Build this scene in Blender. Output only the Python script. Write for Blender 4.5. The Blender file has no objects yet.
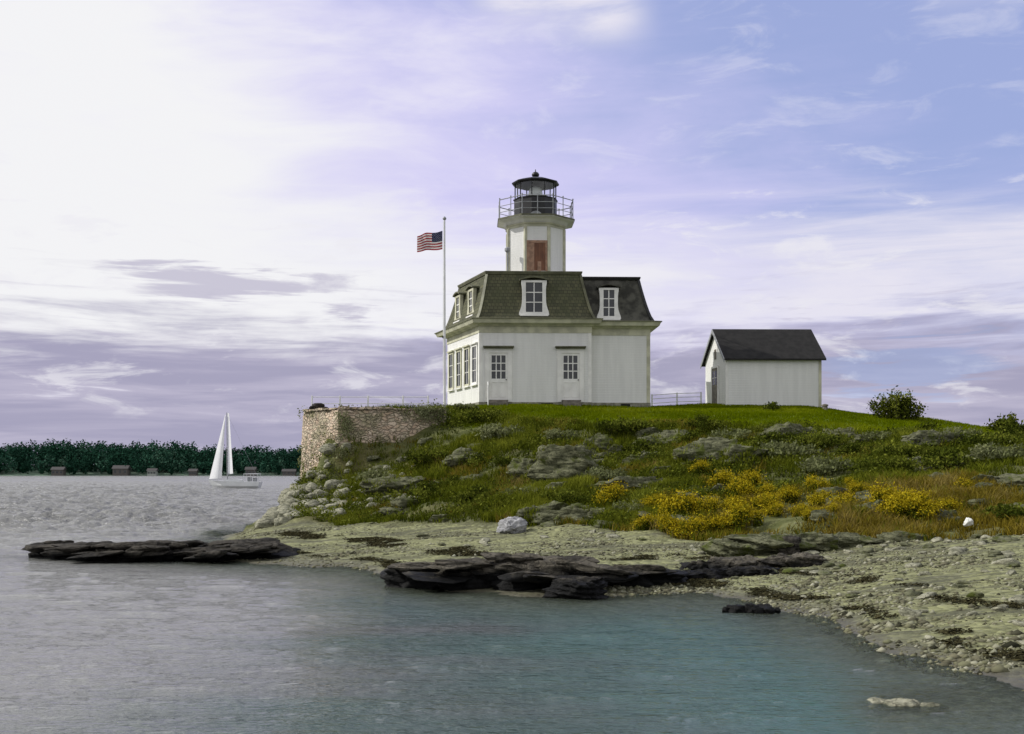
import bpy, bmesh, math, random
import numpy as np
from mathutils import Vector, Matrix

RNG = np.random.default_rng(7)
random.seed(7)
scene = bpy.context.scene
COL = scene.collection
F = 1100.0; HZ = 471.5; CX = 512.0; EYE = 2.4      # focal length in pixels, horizon row, eye height


def at(px, py, Y):
    return Vector(((px - CX) * Y / F, Y, EYE + (HZ - py) * Y / F))


def zf(py, Y):
    return EYE + (HZ - py) * Y / F


# ------------------------------------------------------------------ numpy noise
def _hash(ix, iy, iz, seed=0):
    n = (ix.astype(np.int64) * 374761393 + iy.astype(np.int64) * 668265263 + iz.astype(np.int64) * 2147483647 + seed * 1274126177) & 0xFFFFFFFF
    n = ((n ^ (n >> 13)) * 1274126177) & 0xFFFFFFFF
    n = (n ^ (n >> 16)) & 0xFFFFFFFF
    n = (n * 2246822519) & 0xFFFFFFFF
    n = n ^ (n >> 15)
    return (n & 0xFFFFFF) / float(0xFFFFFF)


def vnoise(p, seed=0):
    p = np.asarray(p, float)
    i = np.floor(p); f = p - i
    f = f * f * f * (f * (f * 6 - 15) + 10)
    r = 0
    for dx in (0, 1):
        wx = f[:, 0] if dx else 1 - f[:, 0]
        for dy in (0, 1):
            wy = f[:, 1] if dy else 1 - f[:, 1]
            for dz in (0, 1):
                wz = f[:, 2] if dz else 1 - f[:, 2]
                r = r + wx * wy * wz * _hash(i[:, 0] + dx, i[:, 1] + dy, i[:, 2] + dz, seed)
    return r * 2 - 1


def fbm(p, octv=4, seed=0, gain=.5):
    p = np.asarray(p, float)
    r = 0; a = 1; t = 0
    for k in range(octv):
        r = r + a * vnoise(p, seed + k); t += a
        p = p * 2.03 + 17.3; a *= gain
    return r / t


def p3(x, y, z=None):
    x = np.asarray(x, float); y = np.asarray(y, float)
    return np.stack([x, y, np.zeros_like(x) if z is None else np.asarray(z, float)], -1)


# ------------------------------------------------------------------ materials
class NT:
    def __init__(s, tree):
        s.t = tree; s.n = tree.nodes; s.l = tree.links

    def new(s, typ, **kw):
        n = s.n.new(typ)
        for k, v in kw.items():
            setattr(n, k, v)
        return n

    def put(s, sock, v):
        if isinstance(v, bpy.types.NodeSocket):
            s.l.new(v, sock)
        else:
            if hasattr(sock.default_value, '__len__') and not isinstance(v, (int, float)):
                v = tuple(v)
                if len(sock.default_value) == 4 and len(v) == 3:
                    v = v + (1,)
            sock.default_value = v

    def math(s, op, a, b=0.0, c=None, clamp=False):
        n = s.new('ShaderNodeMath', operation=op); n.use_clamp = clamp
        s.put(n.inputs[0], a); s.put(n.inputs[1], b)
        if c is not None: s.put(n.inputs[2], c)
        return n.outputs[0]

    def ramp(s, v, a, b, c=0.0, d=1.0, smooth=True):
        n = s.new('ShaderNodeMapRange'); n.interpolation_type = 'SMOOTHSTEP' if smooth else 'LINEAR'; n.clamp = True
        s.put(n.inputs[0], v)
        for i, q in enumerate((a, b, c, d)): s.put(n.inputs[1 + i], q)
        return n.outputs[0]

    def mix(s, f, a, b, mode='MIX'):
        n = s.new('ShaderNodeMix', data_type='RGBA'); n.blend_type = mode
        s.put(n.inputs[0], f); s.put(n.inputs[6], a); s.put(n.inputs[7], b)
        return n.outputs[2]

    def noise(s, vec, scale, detail=4, rough=.55, dist=0.0):
        n = s.new('ShaderNodeTexNoise')
        if vec is not None: s.l.new(vec, n.inputs['Vector'])
        n.inputs['Scale'].default_value = scale; n.inputs['Detail'].default_value = detail
        n.inputs['Roughness'].default_value = rough; n.inputs['Distortion'].default_value = dist
        return n.outputs[0]

    def vscale(s, vec, sc):
        n = s.new('ShaderNodeMapping'); s.l.new(vec, n.inputs[0]); n.inputs['Scale'].default_value = sc
        return n.outputs[0]


def mat(name, base=(.5, .5, .5), rough=.8, var=.15, vscale=3.0, bump=0.0, bscale=20.0, spec=.4, metal=0.0, second=None, tint=None, trans=0.0, lines=None, stretch=None):
    m = bpy.data.materials.new(name); m.use_nodes = True
    t = NT(m.node_tree)
    b = t.n['Principled BSDF']
    b.inputs['Roughness'].default_value = rough; b.inputs['Specular IOR Level'].default_value = spec; b.inputs['Metallic'].default_value = metal
    pos = t.new('ShaderNodeNewGeometry').outputs['Position']
    if stretch: pos = t.vscale(pos, stretch)
    n1 = t.noise(pos, vscale, 5)
    sec = second if second else tuple(c * (1 - var * 2) for c in base)
    col = t.mix(t.ramp(n1, .36, .64), sec, tuple(min(1, c * (1 + var * .6)) for c in base))
    if tint:
        b.inputs['Specular IOR Level'].default_value = .0
        a = t.new('ShaderNodeAttribute', attribute_name='tint').outputs['Fac']
        r = t.new('ShaderNodeValToRGB'); t.l.new(a, r.inputs[0])
        els = r.color_ramp.elements
        for k, c in enumerate(tint):
            e = els[k] if k < 2 else els.new(.5)
            e.position = k / (len(tint) - 1)
        for k, c in enumerate(tint):
            els[k].color = (*c, 1); els[k].position = k / (len(tint) - 1)
        col = t.mix(t.ramp(n1, .36, .64, .0, .35), r.outputs[0], t.mix(1.0, r.outputs[0], (.55, .6, .6, 1), 'MULTIPLY'))
    t.l.new(col, b.inputs['Base Color'])
    h = None
    if bump:
        h = t.noise(pos, bscale, 6, .6)
    if lines:                                                       # clapboard / shingle courses by height
        z = t.new('ShaderNodeSeparateXYZ'); t.l.new(t.new('ShaderNodeNewGeometry').outputs['Position'], z.inputs[0])
        fr = t.math('FRACT', t.math('DIVIDE', z.outputs[2], lines))
        h = fr if h is None else t.math('ADD', t.math('MULTIPLY', h, .4), fr)
        bump = bump or .4
    if h is not None:
        bn = t.new('ShaderNodeBump'); bn.inputs['Strength'].default_value = bump; bn.inputs['Distance'].default_value = .03
        t.l.new(h, bn.inputs['Height']); t.l.new(bn.outputs[0], b.inputs['Normal'])
    if trans:
        tr = t.new('ShaderNodeBsdfTranslucent'); t.l.new(col, tr.inputs[0])
        mx = t.new('ShaderNodeMixShader'); mx.inputs[0].default_value = trans
        t.l.new(b.outputs[0], mx.inputs[1]); t.l.new(tr.outputs[0], mx.inputs[2])
        t.l.new(mx.outputs[0], t.n['Material Output'].inputs[0])
    return m


def mat_shingle():
    m = bpy.data.materials.new('roof_shingles'); m.use_nodes = True
    t = NT(m.node_tree); b = t.n['Principled BSDF']
    pos = t.new('ShaderNodeNewGeometry').outputs['Position']
    s = t.new('ShaderNodeSeparateXYZ'); t.l.new(pos, s.inputs[0])
    c = t.new('ShaderNodeCombineXYZ')
    t.l.new(t.math('ADD', s.outputs[0], t.math('MULTIPLY', s.outputs[1], .6)), c.inputs[0]); t.l.new(s.outputs[2], c.inputs[1])
    br = t.new('ShaderNodeTexBrick'); t.l.new(c.outputs[0], br.inputs['Vector'])
    br.inputs['Scale'].default_value = 1; br.inputs['Brick Width'].default_value = .19; br.inputs['Row Height'].default_value = .16
    br.inputs['Mortar Size'].default_value = .012; br.inputs['Bias'].default_value = .1
    br.inputs['Color1'].default_value = (.062, .064, .036, 1); br.inputs['Color2'].default_value = (.115, .112, .06, 1); br.inputs['Mortar'].default_value = (.03, .03, .02, 1)
    col = t.mix(t.ramp(t.noise(pos, 1.6, 5), .35, .7), br.outputs[0], (.075, .082, .038, 1), 'MIX')
    col = t.mix(.5, br.outputs[0], col)
    t.l.new(col, b.inputs['Base Color']); b.inputs['Roughness'].default_value = .9
    bn = t.new('ShaderNodeBump'); bn.inputs['Strength'].default_value = .6; bn.inputs['Distance'].default_value = .03
    t.l.new(t.math('FRACT', t.math('DIVIDE', s.outputs[2], .16)), bn.inputs['Height']); t.l.new(bn.outputs[0], b.inputs['Normal'])
    return m


def mat_rock(name, a, b_, wetz=None, wetcol=(.006, .006, .006), scale=1.0, moss=None):
    m = bpy.data.materials.new(name); m.use_nodes = True
    t = NT(m.node_tree); b = t.n['Principled BSDF']
    geo = t.new('ShaderNodeNewGeometry'); pos = geo.outputs['Position']
    st = t.vscale(pos, (1, 1, 5))
    n1 = t.noise(st, 1.6 * scale, 8, .65, .4); n2 = t.noise(pos, 7 * scale, 6, .7)
    col = t.mix(t.ramp(n1, .36, .62), a, b_)
    col = t.mix(t.ramp(n2, .5, .68, 0, .75), col, tuple(x * .32 for x in a))
    vn = t.new('ShaderNodeTexVoronoi', feature='DISTANCE_TO_EDGE'); t.l.new(t.vscale(pos, (1, 1, 3.2)), vn.inputs['Vector']); vn.inputs['Scale'].default_value = 2.1 * scale
    crack = t.ramp(vn.outputs[0], .0, .05, 1, 0)
    col = t.mix(t.math('MULTIPLY', crack, .6), col, tuple(x * .25 for x in a))
    if moss:
        col = t.mix(t.ramp(t.noise(pos, 1.9, 6, .7), .52, .62, 0, .85), col, moss)
    rough = .85
    if wetz is not None:
        s = t.new('ShaderNodeSeparateXYZ'); t.l.new(pos, s.inputs[0])
        h = t.math('ADD', s.outputs[2], t.math('MULTIPLY', t.math('SUBTRACT', t.noise(pos, 2.3, 6, .7), .5), .5))
        w = t.ramp(h, wetz - .1, wetz + .1, 1, 0)
        col = t.mix(w, col, wetcol)
        t.l.new(t.ramp(h, wetz - .15, wetz + .1, .55, .85), b.inputs['Roughness'])
        rough = None
    t.l.new(col, b.inputs['Base Color'])
    if rough: b.inputs['Roughness'].default_value = rough
    b.inputs['Specular IOR Level'].default_value = .12
    bn = t.new('ShaderNodeBump'); bn.inputs['Strength'].default_value = .8; bn.inputs['Distance'].default_value = .08
    t.l.new(t.math('ADD', n1, t.math('MULTIPLY', n2, .5)), bn.inputs['Height']); t.l.new(bn.outputs[0], b.inputs['Normal'])
    return m


def mat_masonry():
    m = bpy.data.materials.new('old_wall_stone'); m.use_nodes = True
    t = NT(m.node_tree); b = t.n['Principled BSDF']
    pos = t.new('ShaderNodeNewGeometry').outputs['Position']
    w = t.new('ShaderNodeTexNoise'); t.l.new(pos, w.inputs['Vector']); w.inputs['Scale'].default_value = 2.5
    off = t.new('ShaderNodeVectorMath', operation='MULTIPLY_ADD'); t.l.new(w.outputs['Color'], off.inputs[0]); off.inputs[1].default_value = (.5, .5, .3); t.l.new(pos, off.inputs[2])
    q = t.vscale(off.outputs[0], (1, 1, 2.0))
    v = t.new('ShaderNodeTexVoronoi', feature='F1'); t.l.new(q, v.inputs['Vector']); v.inputs['Scale'].default_value = 3.9
    e = t.new('ShaderNodeTexVoronoi', feature='DISTANCE_TO_EDGE'); t.l.new(q, e.inputs['Vector']); e.inputs['Scale'].default_value = 3.9
    sx = t.new('ShaderNodeSeparateColor'); t.l.new(v.outputs['Color'], sx.inputs[0])
    r = t.new('ShaderNodeValToRGB'); t.l.new(sx.outputs[0], r.inputs[0])
    el = r.color_ramp.elements
    cs = [(.52, .38, .27), (.70, .54, .40), (.47, .40, .29), (.75, .61, .47), (.58, .45, .33)]
    el[0].color = (*cs[0], 1); el[1].color = (*cs[-1], 1)
    for k in (1, 2, 3):
        x = el.new(k / 4); x.color = (*cs[k], 1)
    ed = t.ramp(e.outputs[0], .0, .09, 1, 0)
    col = t.mix(t.math('MULTIPLY', ed, .42), r.outputs[0], (.32, .26, .18, 1))
    col = t.mix(t.ramp(t.noise(pos, 1.3, 6, .7), .46, .62, 0, .7), col, (.2, .2, .1, 1))
    col = t.mix(t.ramp(t.noise(pos, 9, 5), .4, .7, 0, .4), col, (.16, .13, .1, 1))
    t.l.new(col, b.inputs['Base Color']); b.inputs['Roughness'].default_value = .9
    bn = t.new('ShaderNodeBump'); bn.inputs['Strength'].default_value = .9; bn.inputs['Distance'].default_value = .1
    t.l.new(t.ramp(e.outputs[0], 0, .15), bn.inputs['Height']); t.l.new(bn.outputs[0], b.inputs['Normal'])
    return m


def mat_glass_dark():
    m = bpy.data.materials.new('window_glass'); m.use_nodes = True
    b = m.node_tree.nodes['Principled BSDF']
    t = NT(m.node_tree)
    n = t.noise(t.new('ShaderNodeNewGeometry').outputs['Position'], 2.5, 2)
    t.l.new(t.mix(n, (.012, .014, .018, 1), (.05, .055, .06, 1)), b.inputs['Base Color'])
    b.inputs['Roughness'].default_value = .05; b.inputs['Specular IOR Level'].default_value = .5
    return m


def mat_lantern_glass():
    m = bpy.data.materials.new('lantern_glass'); m.use_nodes = True
    t = NT(m.node_tree); o = t.n['Material Output']
    tr = t.new('ShaderNodeBsdfTransparent'); tr.inputs[0].default_value = (.97, .98, .98, 1)
    g = t.new('ShaderNodeBsdfGlossy'); g.inputs['Roughness'].default_value = .02
    mx = t.new('ShaderNodeMixShader'); mx.inputs[0].default_value = .06; t.l.new(tr.outputs[0], mx.inputs[1]); t.l.new(g.outputs[0], mx.inputs[2])
    t.l.new(mx.outputs[0], o.inputs[0])
    return m


M = {}
M['wall'] = mat('white_clapboard', (.78, .775, .755), .75, .03, 1.0, .5, 30, lines=.12, stretch=(4, 4, .35))
M['trim'] = mat('white_trim', (.78, .77, .73), .6, .05, 2)
M['cream'] = mat('weathered_cream_trim', (.52, .51, .38), .7, .12, 2)
M['olive_trim'] = mat('dark_olive_trim', (.12, .12, .07), .7, .15, 3)
M['roof'] = mat_shingle()
M['darkroof'] = mat('dark_roof_felt', (.015, .014, .0135), .85, .22, 3, .4, 30, lines=.17)
M['slate'] = mat('dark_slate_roof', (.078, .076, .062), .85, .3, 2.5, .5, 30, lines=.16)
M['black'] = mat('black_iron', (.014, .014, .015), .45, .2, 4)
M['grey_iron'] = mat('grey_iron', (.3, .31, .32), .5, .1, 4)
M['brown_door'] = mat('brown_door_wood', (.17, .07, .035), .6, .2, 5, .2, 40, stretch=(1, 1, .2))
M['tan_wood'] = mat('tan_door_wood', (.34, .2, .13), .6, .15, 5)
M['wood'] = mat('weathered_wood', (.2, .18, .15), .85, .2, 5, .3, 40)
M['found'] = mat('foundation_stone', (.25, .24, .19), .9, .2, 5, .5, 20)
M['void'] = mat('dark_vent', (.01, .01, .01), .9, .1)
M['glass'] = mat_glass_dark()
M['lglass'] = mat_lantern_glass()
M['lens'] = mat('lens_glass', (.75, .78, .74), .15, .05)
M['white_metal'] = mat('white_painted_metal', (.72, .72, .71), .45, .05)
M['sail'] = mat('white_sailcloth', (.86, .86, .86), .7, .03, .6, trans=.35)
M['hull'] = mat('white_hull', (.7, .71, .71), .3, .04, 1)
M['canvas'] = mat('grey_canvas', (.33, .34, .35), .8, .1)
M['red'] = mat('flag_red', (.33, .02, .03), .8, .05, trans=.3)
M['white_cloth'] = mat('flag_white', (.7, .68, .66), .8, .05, trans=.3)
M['navy'] = mat('flag_navy', (.015, .02, .07), .8, .05, trans=.2)
M['rock'] = mat_rock('lichen_grey_rock', (.06, .063, .034), (.165, .167, .10), moss=(.06, .075, .01), scale=1.6)
M['ledge'] = mat_rock('sea_ledge_rock', (.03, .027, .021), (.125, .112, .088), wetz=.40, scale=1.4)
M['black_ledge'] = mat_rock('weed_covered_rock', (.015, .0135, .011), (.07, .063, .052), wetz=.22, scale=1.2)
M['rubble'] = mat_rock('pale_rubble', (.15, .15, .105), (.36, .35, .26), scale=1.8)
M['masonry'] = mat_masonry()
M['pale'] = mat_rock('pale_boulder', (.24, .24, .245), (.4, .4, .41))
M['white_stone'] = mat('white_stone', (.7, .7, .66), .8, .1, 8, .4, 20)
M['pebble'] = mat('beach_pebbles', (.27, .265, .17), .85, .2, 4, tint=[(.03, .03, .02), (.15, .14, .095), (.165, .163, .095), (.34, .33, .25)])
M['grass'] = mat('lawn_grass', (.06, .11, .008), .7, .2, .7, tint=[(.085, .115, .001), (.13, .17, .002), (.2, .225, .008)], trans=.3)
M['weed'] = mat('bank_weeds', (.06, .08, .02), .75, .3, .6, tint=[(.035, .047, .003), (.11, .13, .010), (.25, .265, .03)], trans=.25)
M['dry'] = mat('dry_grass', (.2, .14, .03), .8, .2, .8, tint=[(.12, .095, .012), (.21, .16, .018), (.31, .24, .08)], trans=.25)
M['leaf'] = mat('shrub_leaves', (.04, .05, .015), .65, .25, 1.2, tint=[(.025, .034, .005), (.08, .10, .012), (.19, .205, .03)], trans=.25)
M['sageleaf'] = mat('grey_green_leaves', (.1, .12, .06), .7, .25, 1.2, tint=[(.09, .10, .04), (.18, .195, .085), (.30, .31, .17)], trans=.25)
M['gold'] = mat('goldenrod_flowers', (.38, .26, .012), .75, .15, 2, tint=[(.22, .165, .006), (.40, .305, .012), (.55, .43, .025)], trans=.2)
M['stem'] = mat('plant_stem', (.07, .06, .025), .85, .2, 3)
M['farleaf'] = mat('far_wood_foliage', (.02, .045, .03), .85, .25, .02, tint=[(.012, .040, .024), (.026, .078, .050), (.10, .17, .12)])
M['far_wall'] = mat('far_house_wall', (.11, .10, .092), .8, .1)
M['far_pale'] = mat('far_house_pale_wall', (.35, .38, .34), .8, .1)
M['far_roof'] = mat('far_house_roof', (.06, .055, .055), .8, .1)
M['far_ground'] = mat('far_shore_ground', (.10, .16, .11), .9, .2, .02)

# ------------------------------------------------------------------ object helpers
ROOT = {}


def origin_of(o):
    while o.parent: o = o.parent
    return np.array(o.location)


def np_mesh(name, V, FC, m, parent=None, origin=None, smooth=False, attr=None, matidx=None):
    """V (n,3) in world space; FC list of tuples or an (m,k) array."""
    V = np.asarray(V, np.float64)
    if parent is not None: org = origin_of(parent)
    elif origin is not None: org = np.array(origin, float)
    else: org = np.zeros(3)
    me = bpy.data.meshes.new(name)
    if isinstance(FC, np.ndarray):
        k = FC.shape[1]; nf = FC.shape[0]
        me.vertices.add(len(V)); me.vertices.foreach_set('co', (V - org).astype(np.float32).ravel())
        me.loops.add(nf * k); me.loops.foreach_set('vertex_index', FC.astype(np.int32).ravel())
        me.polygons.add(nf); me.polygons.foreach_set('loop_start', np.arange(0, nf * k, k, dtype=np.int32))
        me.update(calc_edges=True)
    else:
        me.from_pydata([tuple(v) for v in (V - org)], [], FC); me.update()
    ms = m if isinstance(m, (list, tuple)) else [m]
    for q in ms: me.materials.append(q)
    if matidx is not None: me.polygons.foreach_set('material_index', np.asarray(matidx, np.int32))
    if smooth: me.polygons.foreach_set('use_smooth', np.ones(len(me.polygons), bool))
    if attr:
        for nm, val in attr.items():
            a = me.attributes.new(nm, 'FLOAT', 'POINT'); a.data.foreach_set('value', np.asarray(val, np.float32))
    me.validate()
    o = bpy.data.objects.new(name, me); COL.objects.link(o)
    if parent is not None: o.parent = parent
    else: o.location = org
    return o


def tag(o, label=None, cat=None, group=None, kind=None):
    if label: o['label'] = label
    if cat: o['category'] = cat
    if group: o['group'] = group
    if kind: o['kind'] = kind
    return o


def thing(name, loc, label, cat, group=None):
    o = bpy.data.objects.new(name, None); o.empty_display_size = .3; COL.objects.link(o)
    o.location = loc
    return tag(o, label, cat, group)


def dup(root, loc, rz=None, label=None, scale=None):
    r = root.copy(); COL.objects.link(r); r.location = loc
    if rz is not None: r.rotation_euler = (0, 0, rz)
    if scale is not None: r.scale = (scale, scale, scale)
    if label: r['label'] = label
    for ch in list(root.children):
        c = ch.copy(); COL.objects.link(c); c.parent = r
        for g in ch.children:
            d = g.copy(); COL.objects.link(d); d.parent = c
    return r


class MB:
    def __init__(s): s.v = []; s.f = []; s.mi = []

    def add(s, vs, fs, mi=0):
        n = len(s.v); s.v += [tuple(v) for v in vs]
        s.f += [tuple(i + n for i in f) for f in fs]; s.mi += [mi] * len(fs)

    def hexa(s, p, mi=0):          # p: 8 corners, bottom ring then top ring
        s.add(p, [(0, 3, 2, 1), (4, 5, 6, 7), (0, 1, 5, 4), (1, 2, 6, 5), (2, 3, 7, 6), (3, 0, 4, 7)], mi)

    def box(s, x0, x1, y0, y1, z0, z1, mi=0):
        s.hexa([(x0, y0, z0), (x1, y0, z0), (x1, y1, z0), (x0, y1, z0), (x0, y0, z1), (x1, y0, z1), (x1, y1, z1), (x0, y1, z1)], mi)

    def fbox(s, fr, u0, u1, d0, d1, z0, z1, mi=0):
        s.hexa([fr.p(u0, d1, z0), fr.p(u1, d1, z0), fr.p(u1, d0, z0), fr.p(u0, d0, z0), fr.p(u0, d1, z1), fr.p(u1, d1, z1), fr.p(u1, d0, z1), fr.p(u0, d0, z1)], mi)

    def rings(s, rs, cap0=True, cap1=True, mi=0):
        k = len(rs[0]); vs = [p for r in rs for p in r]; fs = []
        for i in range(len(rs) - 1):
            for j in range(k):
                a = i * k + j; b = i * k + (j + 1) % k
                fs.append((a, b, b + k, a + k))
        if cap0: fs.append(tuple(range(k - 1, -1, -1)))
        if cap1: fs.append(tuple(range((len(rs) - 1) * k, len(rs) * k)))
        s.add(vs, fs, mi)

    def lathe(s, c, prof, n=16, ph=0.0, mi=0, cap0=True, cap1=True):
        rs = [[(c[0] + r * math.cos(ph + 2 * math.pi * j / n), c[1] + r * math.sin(ph + 2 * math.pi * j / n), z) for j in range(n)] for r, z in prof]
        s.rings(rs, cap0, cap1, mi)

    def tube(s, a, b, r0, r1=None, n=8, mi=0):
        a = Vector(a); b = Vector(b); r1 = r0 if r1 is None else r1
        d = (b - a).normalized(); u = d.orthogonal().normalized(); w = d.cross(u)
        s.rings([[tuple(p + (u * math.cos(2 * math.pi * j / n) + w * math.sin(2 * math.pi * j / n)) * r) for j in range(n)] for p, r in ((a, r0), (b, r1))], mi=mi)

    def build(s, name, m, parent=None, origin=None, smooth=False):
        return np_mesh(name, np.array(s.v), s.f, m, parent, origin, smooth, matidx=s.mi if isinstance(m, (list, tuple)) else None)


class Frame:      # a wall frame: u along the wall (left to right seen from outside), d outward, z up
    def __init__(s, a, b):
        s.a = Vector((a[0], a[1], 0)); e = Vector((b[0] - a[0], b[1] - a[1], 0)); s.L = e.length
        s.e = e.normalized(); s.n = Vector((s.e.y, -s.e.x, 0))

    def p(s, u, d, z):
        q = s.a + s.e * u + s.n * d
        return (q.x, q.y, z)


def offset_poly(P, d):
    """offset a convex CCW polygon outward by d"""
    n = len(P); out = []
    for i in range(n):
        p0 = Vector(P[i - 1]); p1 = Vector(P[i]); p2 = Vector(P[(i + 1) % n])
        e1 = (p1 - p0).normalized(); e2 = (p2 - p1).normalized()
        n1 = Vector((e1.y, -e1.x)); n2 = Vector((e2.y, -e2.x))
        k = (n1 + n2) / (1 + n1.dot(n2))
        out.append(p1 + k * d)
    return out


def poly_rings(mb, P, prof, cap0=True, cap1=True, mi=0):
    mb.rings([[(q.x, q.y, z) for q in offset_poly(P, d)] for d, z in prof], cap0, cap1, mi)


# ------------------------------------------------------------------ terrain
PXC = [-400, 20, 150, 240, 262, 301, 306, 340, 400, 445, 520, 600, 700, 800, 900, 1024, 1200, 1700]
S = lambda py: EYE * F / (py - HZ)     # distance at which the water line falls on a picture row
PROF = {
    -400: [(3, -1.6), (300, -2.0)],
    20: [(3, -1.6), (27, -.7), (31, -.3), (36, -.8), (80, -2)],
    150: [(3, -1.6), (25, -.6), (31, -.05), (36, -.4), (45, -.8), (80, -2)],
    240: [(3, -1.6), (24, -.5), (29.5, .02), (36, .15), (42, .05), (46, -.3), (80, -2)],
    262: [(3, -1.6), (23, -.5), (28.9, 0), (38, .24), (44, .34), (48, .25), (53, -.5), (80, -2)],
    301: [(3, -1.6), (22, -.5), (27.9, 0), (38, .36), (43, zf(511, 43)), (47, zf(494, 47)), (49.5, 1.8), (52, 1.6), (57, .6), (64, -1), (90, -2)],
    306: [(3, -1.6), (22, -.5), (27.9, 0), (38, .36), (43, zf(510, 43)), (47, zf(493, 47)), (49.7, 1.9), (50.9, 4.9), (62, 5.0), (75, .5), (90, -2)],
    340: [(3, -1.6), (21, -.5), (27.7, 0), (36, .4), (40, .6), (44, zf(506, 44)), (47.2, 1.95), (48.5, 4.9), (50, 5.05), (62, 5.3), (75, 1), (90, -2)],
    400: [(3, -1.6), (18, -.6), (23.7, 0), (36, .42), (39, zf(515, 39)), (43, zf(490, 43)), (47.2, zf(464, 47.2)), (48.3, zf(446, 48.3)), (49.0, zf(420, 49.0)), (50, 5.2), (62, 5.4), (75, 1), (90, -2)],
    445: [(3, -1.6), (17, -.6), (22.1, 0), (35, .5), (39, zf(506, 39)), (43, zf(474, 43)), (46.5, zf(446, 46.5)), (48.6, zf(427, 48.6)), (49.8, zf(409, 49.8)), (52, 5.48), (64, 5.5), (78, 1), (95, -2)],
    520: [(3, -1.6), (16, -.6), (21.2, 0), (35, .6), (37, zf(503, 37)), (40, zf(478, 40)), (44, zf(440, 44)), (48, zf(416, 48)), (51.5, zf(405, 51.5)), (64, 5.6), (78, 1), (95, -2)],
    600: [(3, -1.6), (16, -.6), (20.9, 0), (32, .66), (36, zf(502, 36)), (39, zf(474, 39)), (43, zf(436, 43)), (47, zf(418, 47)), (52, zf(406, 52)), (64, 5.6), (78, 1), (95, -2)],
    700: [(3, -1.4), (16, -.5), (21.6, 0), (28.5, .52), (32, zf(512, 32)), (36, zf(482, 36)), (40, zf(450, 40)), (44, zf(427, 44)), (50, zf(411, 50)), (56, zf(404.5, 56)), (66, 5.7), (80, 1), (95, -2)],
    800: [(3, -1.2), (14, -.35), (18.8, 0), (27.5, .6), (31, zf(512, 31)), (34.5, zf(482, 34.5)), (39, zf(450, 39)), (44, zf(427, 44)), (50, zf(411, 50)), (57, zf(404.5, 57)), (66, 5.6), (80, 1), (95, -2)],
    900: [(3, -1.0), (9.6, -.35), (11.3, -.035), (12.6, -.2), (14.31, 0), (26, .66), (29, zf(516, 29)), (33, zf(482, 33)), (38, zf(452, 38)), (44, zf(433, 44)), (50, zf(417, 50)), (58, 4.9), (80, 1), (95, -2)],
    1024: [(3, -.8), (10, -.2), (12.1, 0), (24.5, .87), (28, zf(512, 28)), (32, zf(482, 32)), (38, zf(452, 38)), (44, zf(439, 44)), (50, zf(431, 50)), (58, 3.9), (80, 1), (95, -2)],
    1200: [(3, -.6), (7.5, -.1), (9, 0), (22, 1.0), (27, 1.6), (32, 2.2), (40, 3.1), (50, 3.6), (60, 3.0), (85, 0), (95, -2)],
    1700: [(3, -.4), (5, 0), (20, 1.1), (30, 2.2), (45, 2.6), (60, 1.5), (80, -1), (95, -2)],
}
FOOT = ([240, 300, 400, 500, 600, 700, 800, 900, 1024, 1700], [42, 40, 37, 35.3, 32.5, 29, 28, 26.5, 25, 21])     # foot of the bank
LAWN = ([300, 440, 470, 520, 600, 700, 800, 900, 1024, 1700], [49.5, 49.6, 48.5, 46.5, 44.3, 44, 43.2, 42, 41, 38])   # lower edge of the lawn


def base_h(X, Y):
    Yc = np.maximum(Y, 1.0)
    px = np.clip(CX + F * X / Yc, PXC[0] + .01, PXC[-1] - .01)
    cols = np.stack([np.interp(Y, [a for a, b in PROF[c]], [b for a, b in PROF[c]]) for c in PXC])
    idx = np.clip(np.searchsorted(PXC, px) - 1, 0, len(PXC) - 2)
    pc = np.array(PXC, float)
    t = (px - pc[idx]) / (pc[idx + 1] - pc[idx])
    t = t * t * (3 - 2 * t) * .6 + t * .4
    ar = np.arange(len(px))
    return cols[idx, ar] * (1 - t) + cols[idx + 1, ar] * t


def zones(X, Y):
    px = CX + F * X / np.maximum(Y, 1)
    nz = fbm(p3(X * .35, Y * .35), 4, 31)
    foot = np.interp(px, *FOOT) + nz * 1.3
    lawn = np.interp(px, *LAWN) + nz * 1.4
    sm = lambda a: np.clip(a, 0, 1)
    bank = sm((Y - foot) / 1.0 + .5)
    lw = sm((Y - lawn) / .8 + .5)
    return bank * (px > 245), lw * (px > 304), px


def height(X, Y):
    X = np.asarray(X, float).ravel(); Y = np.asarray(Y, float).ravel()
    h = base_h(X, Y)
    bank, lw, px = zones(X, Y)
    n1 = fbm(p3(X * .38, Y * .38), 4, 3); n2 = fbm(p3(X * 1.6, Y * 1.6), 4, 9)
    terr = np.abs(fbm(p3(X * .5 + 5, Y * .8), 4, 21))
    wild = bank * (1 - lw)
    wallm = np.clip((px - 306) / 30, 0, 1) * np.clip((470 - px) / 30, 0, 1) * np.clip((Y - 45) / 1.5, 0, 1)
    wild = wild * (1 - wallm * .9)
    h = h + wild * (n1 * .38 + n2 * .14 - terr * .25 + .06)
    beach = (1 - bank) * np.clip((h + .3) * 2, 0, 1)
    h = h + beach * (n1 * .055 + n2 * .02)
    h = h + lw * n1 * .05 * (1 - wallm)
    return h


def hz(x, y):
    return float(height([x], [y])[0])


def grid_axis(a, b, step, far, grow=1.16):
    xs = list(np.arange(a, b, step)); s = step
    lo = [xs[0]]
    hi = [xs[-1]]
    while lo[-1] > -far:
        s *= grow; lo.append(lo[-1] - s)
    s = step
    while hi[-1] < far:
        s *= grow; hi.append(hi[-1] + s)
    return np.array(lo[1:][::-1] + xs + hi[1:])


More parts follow.
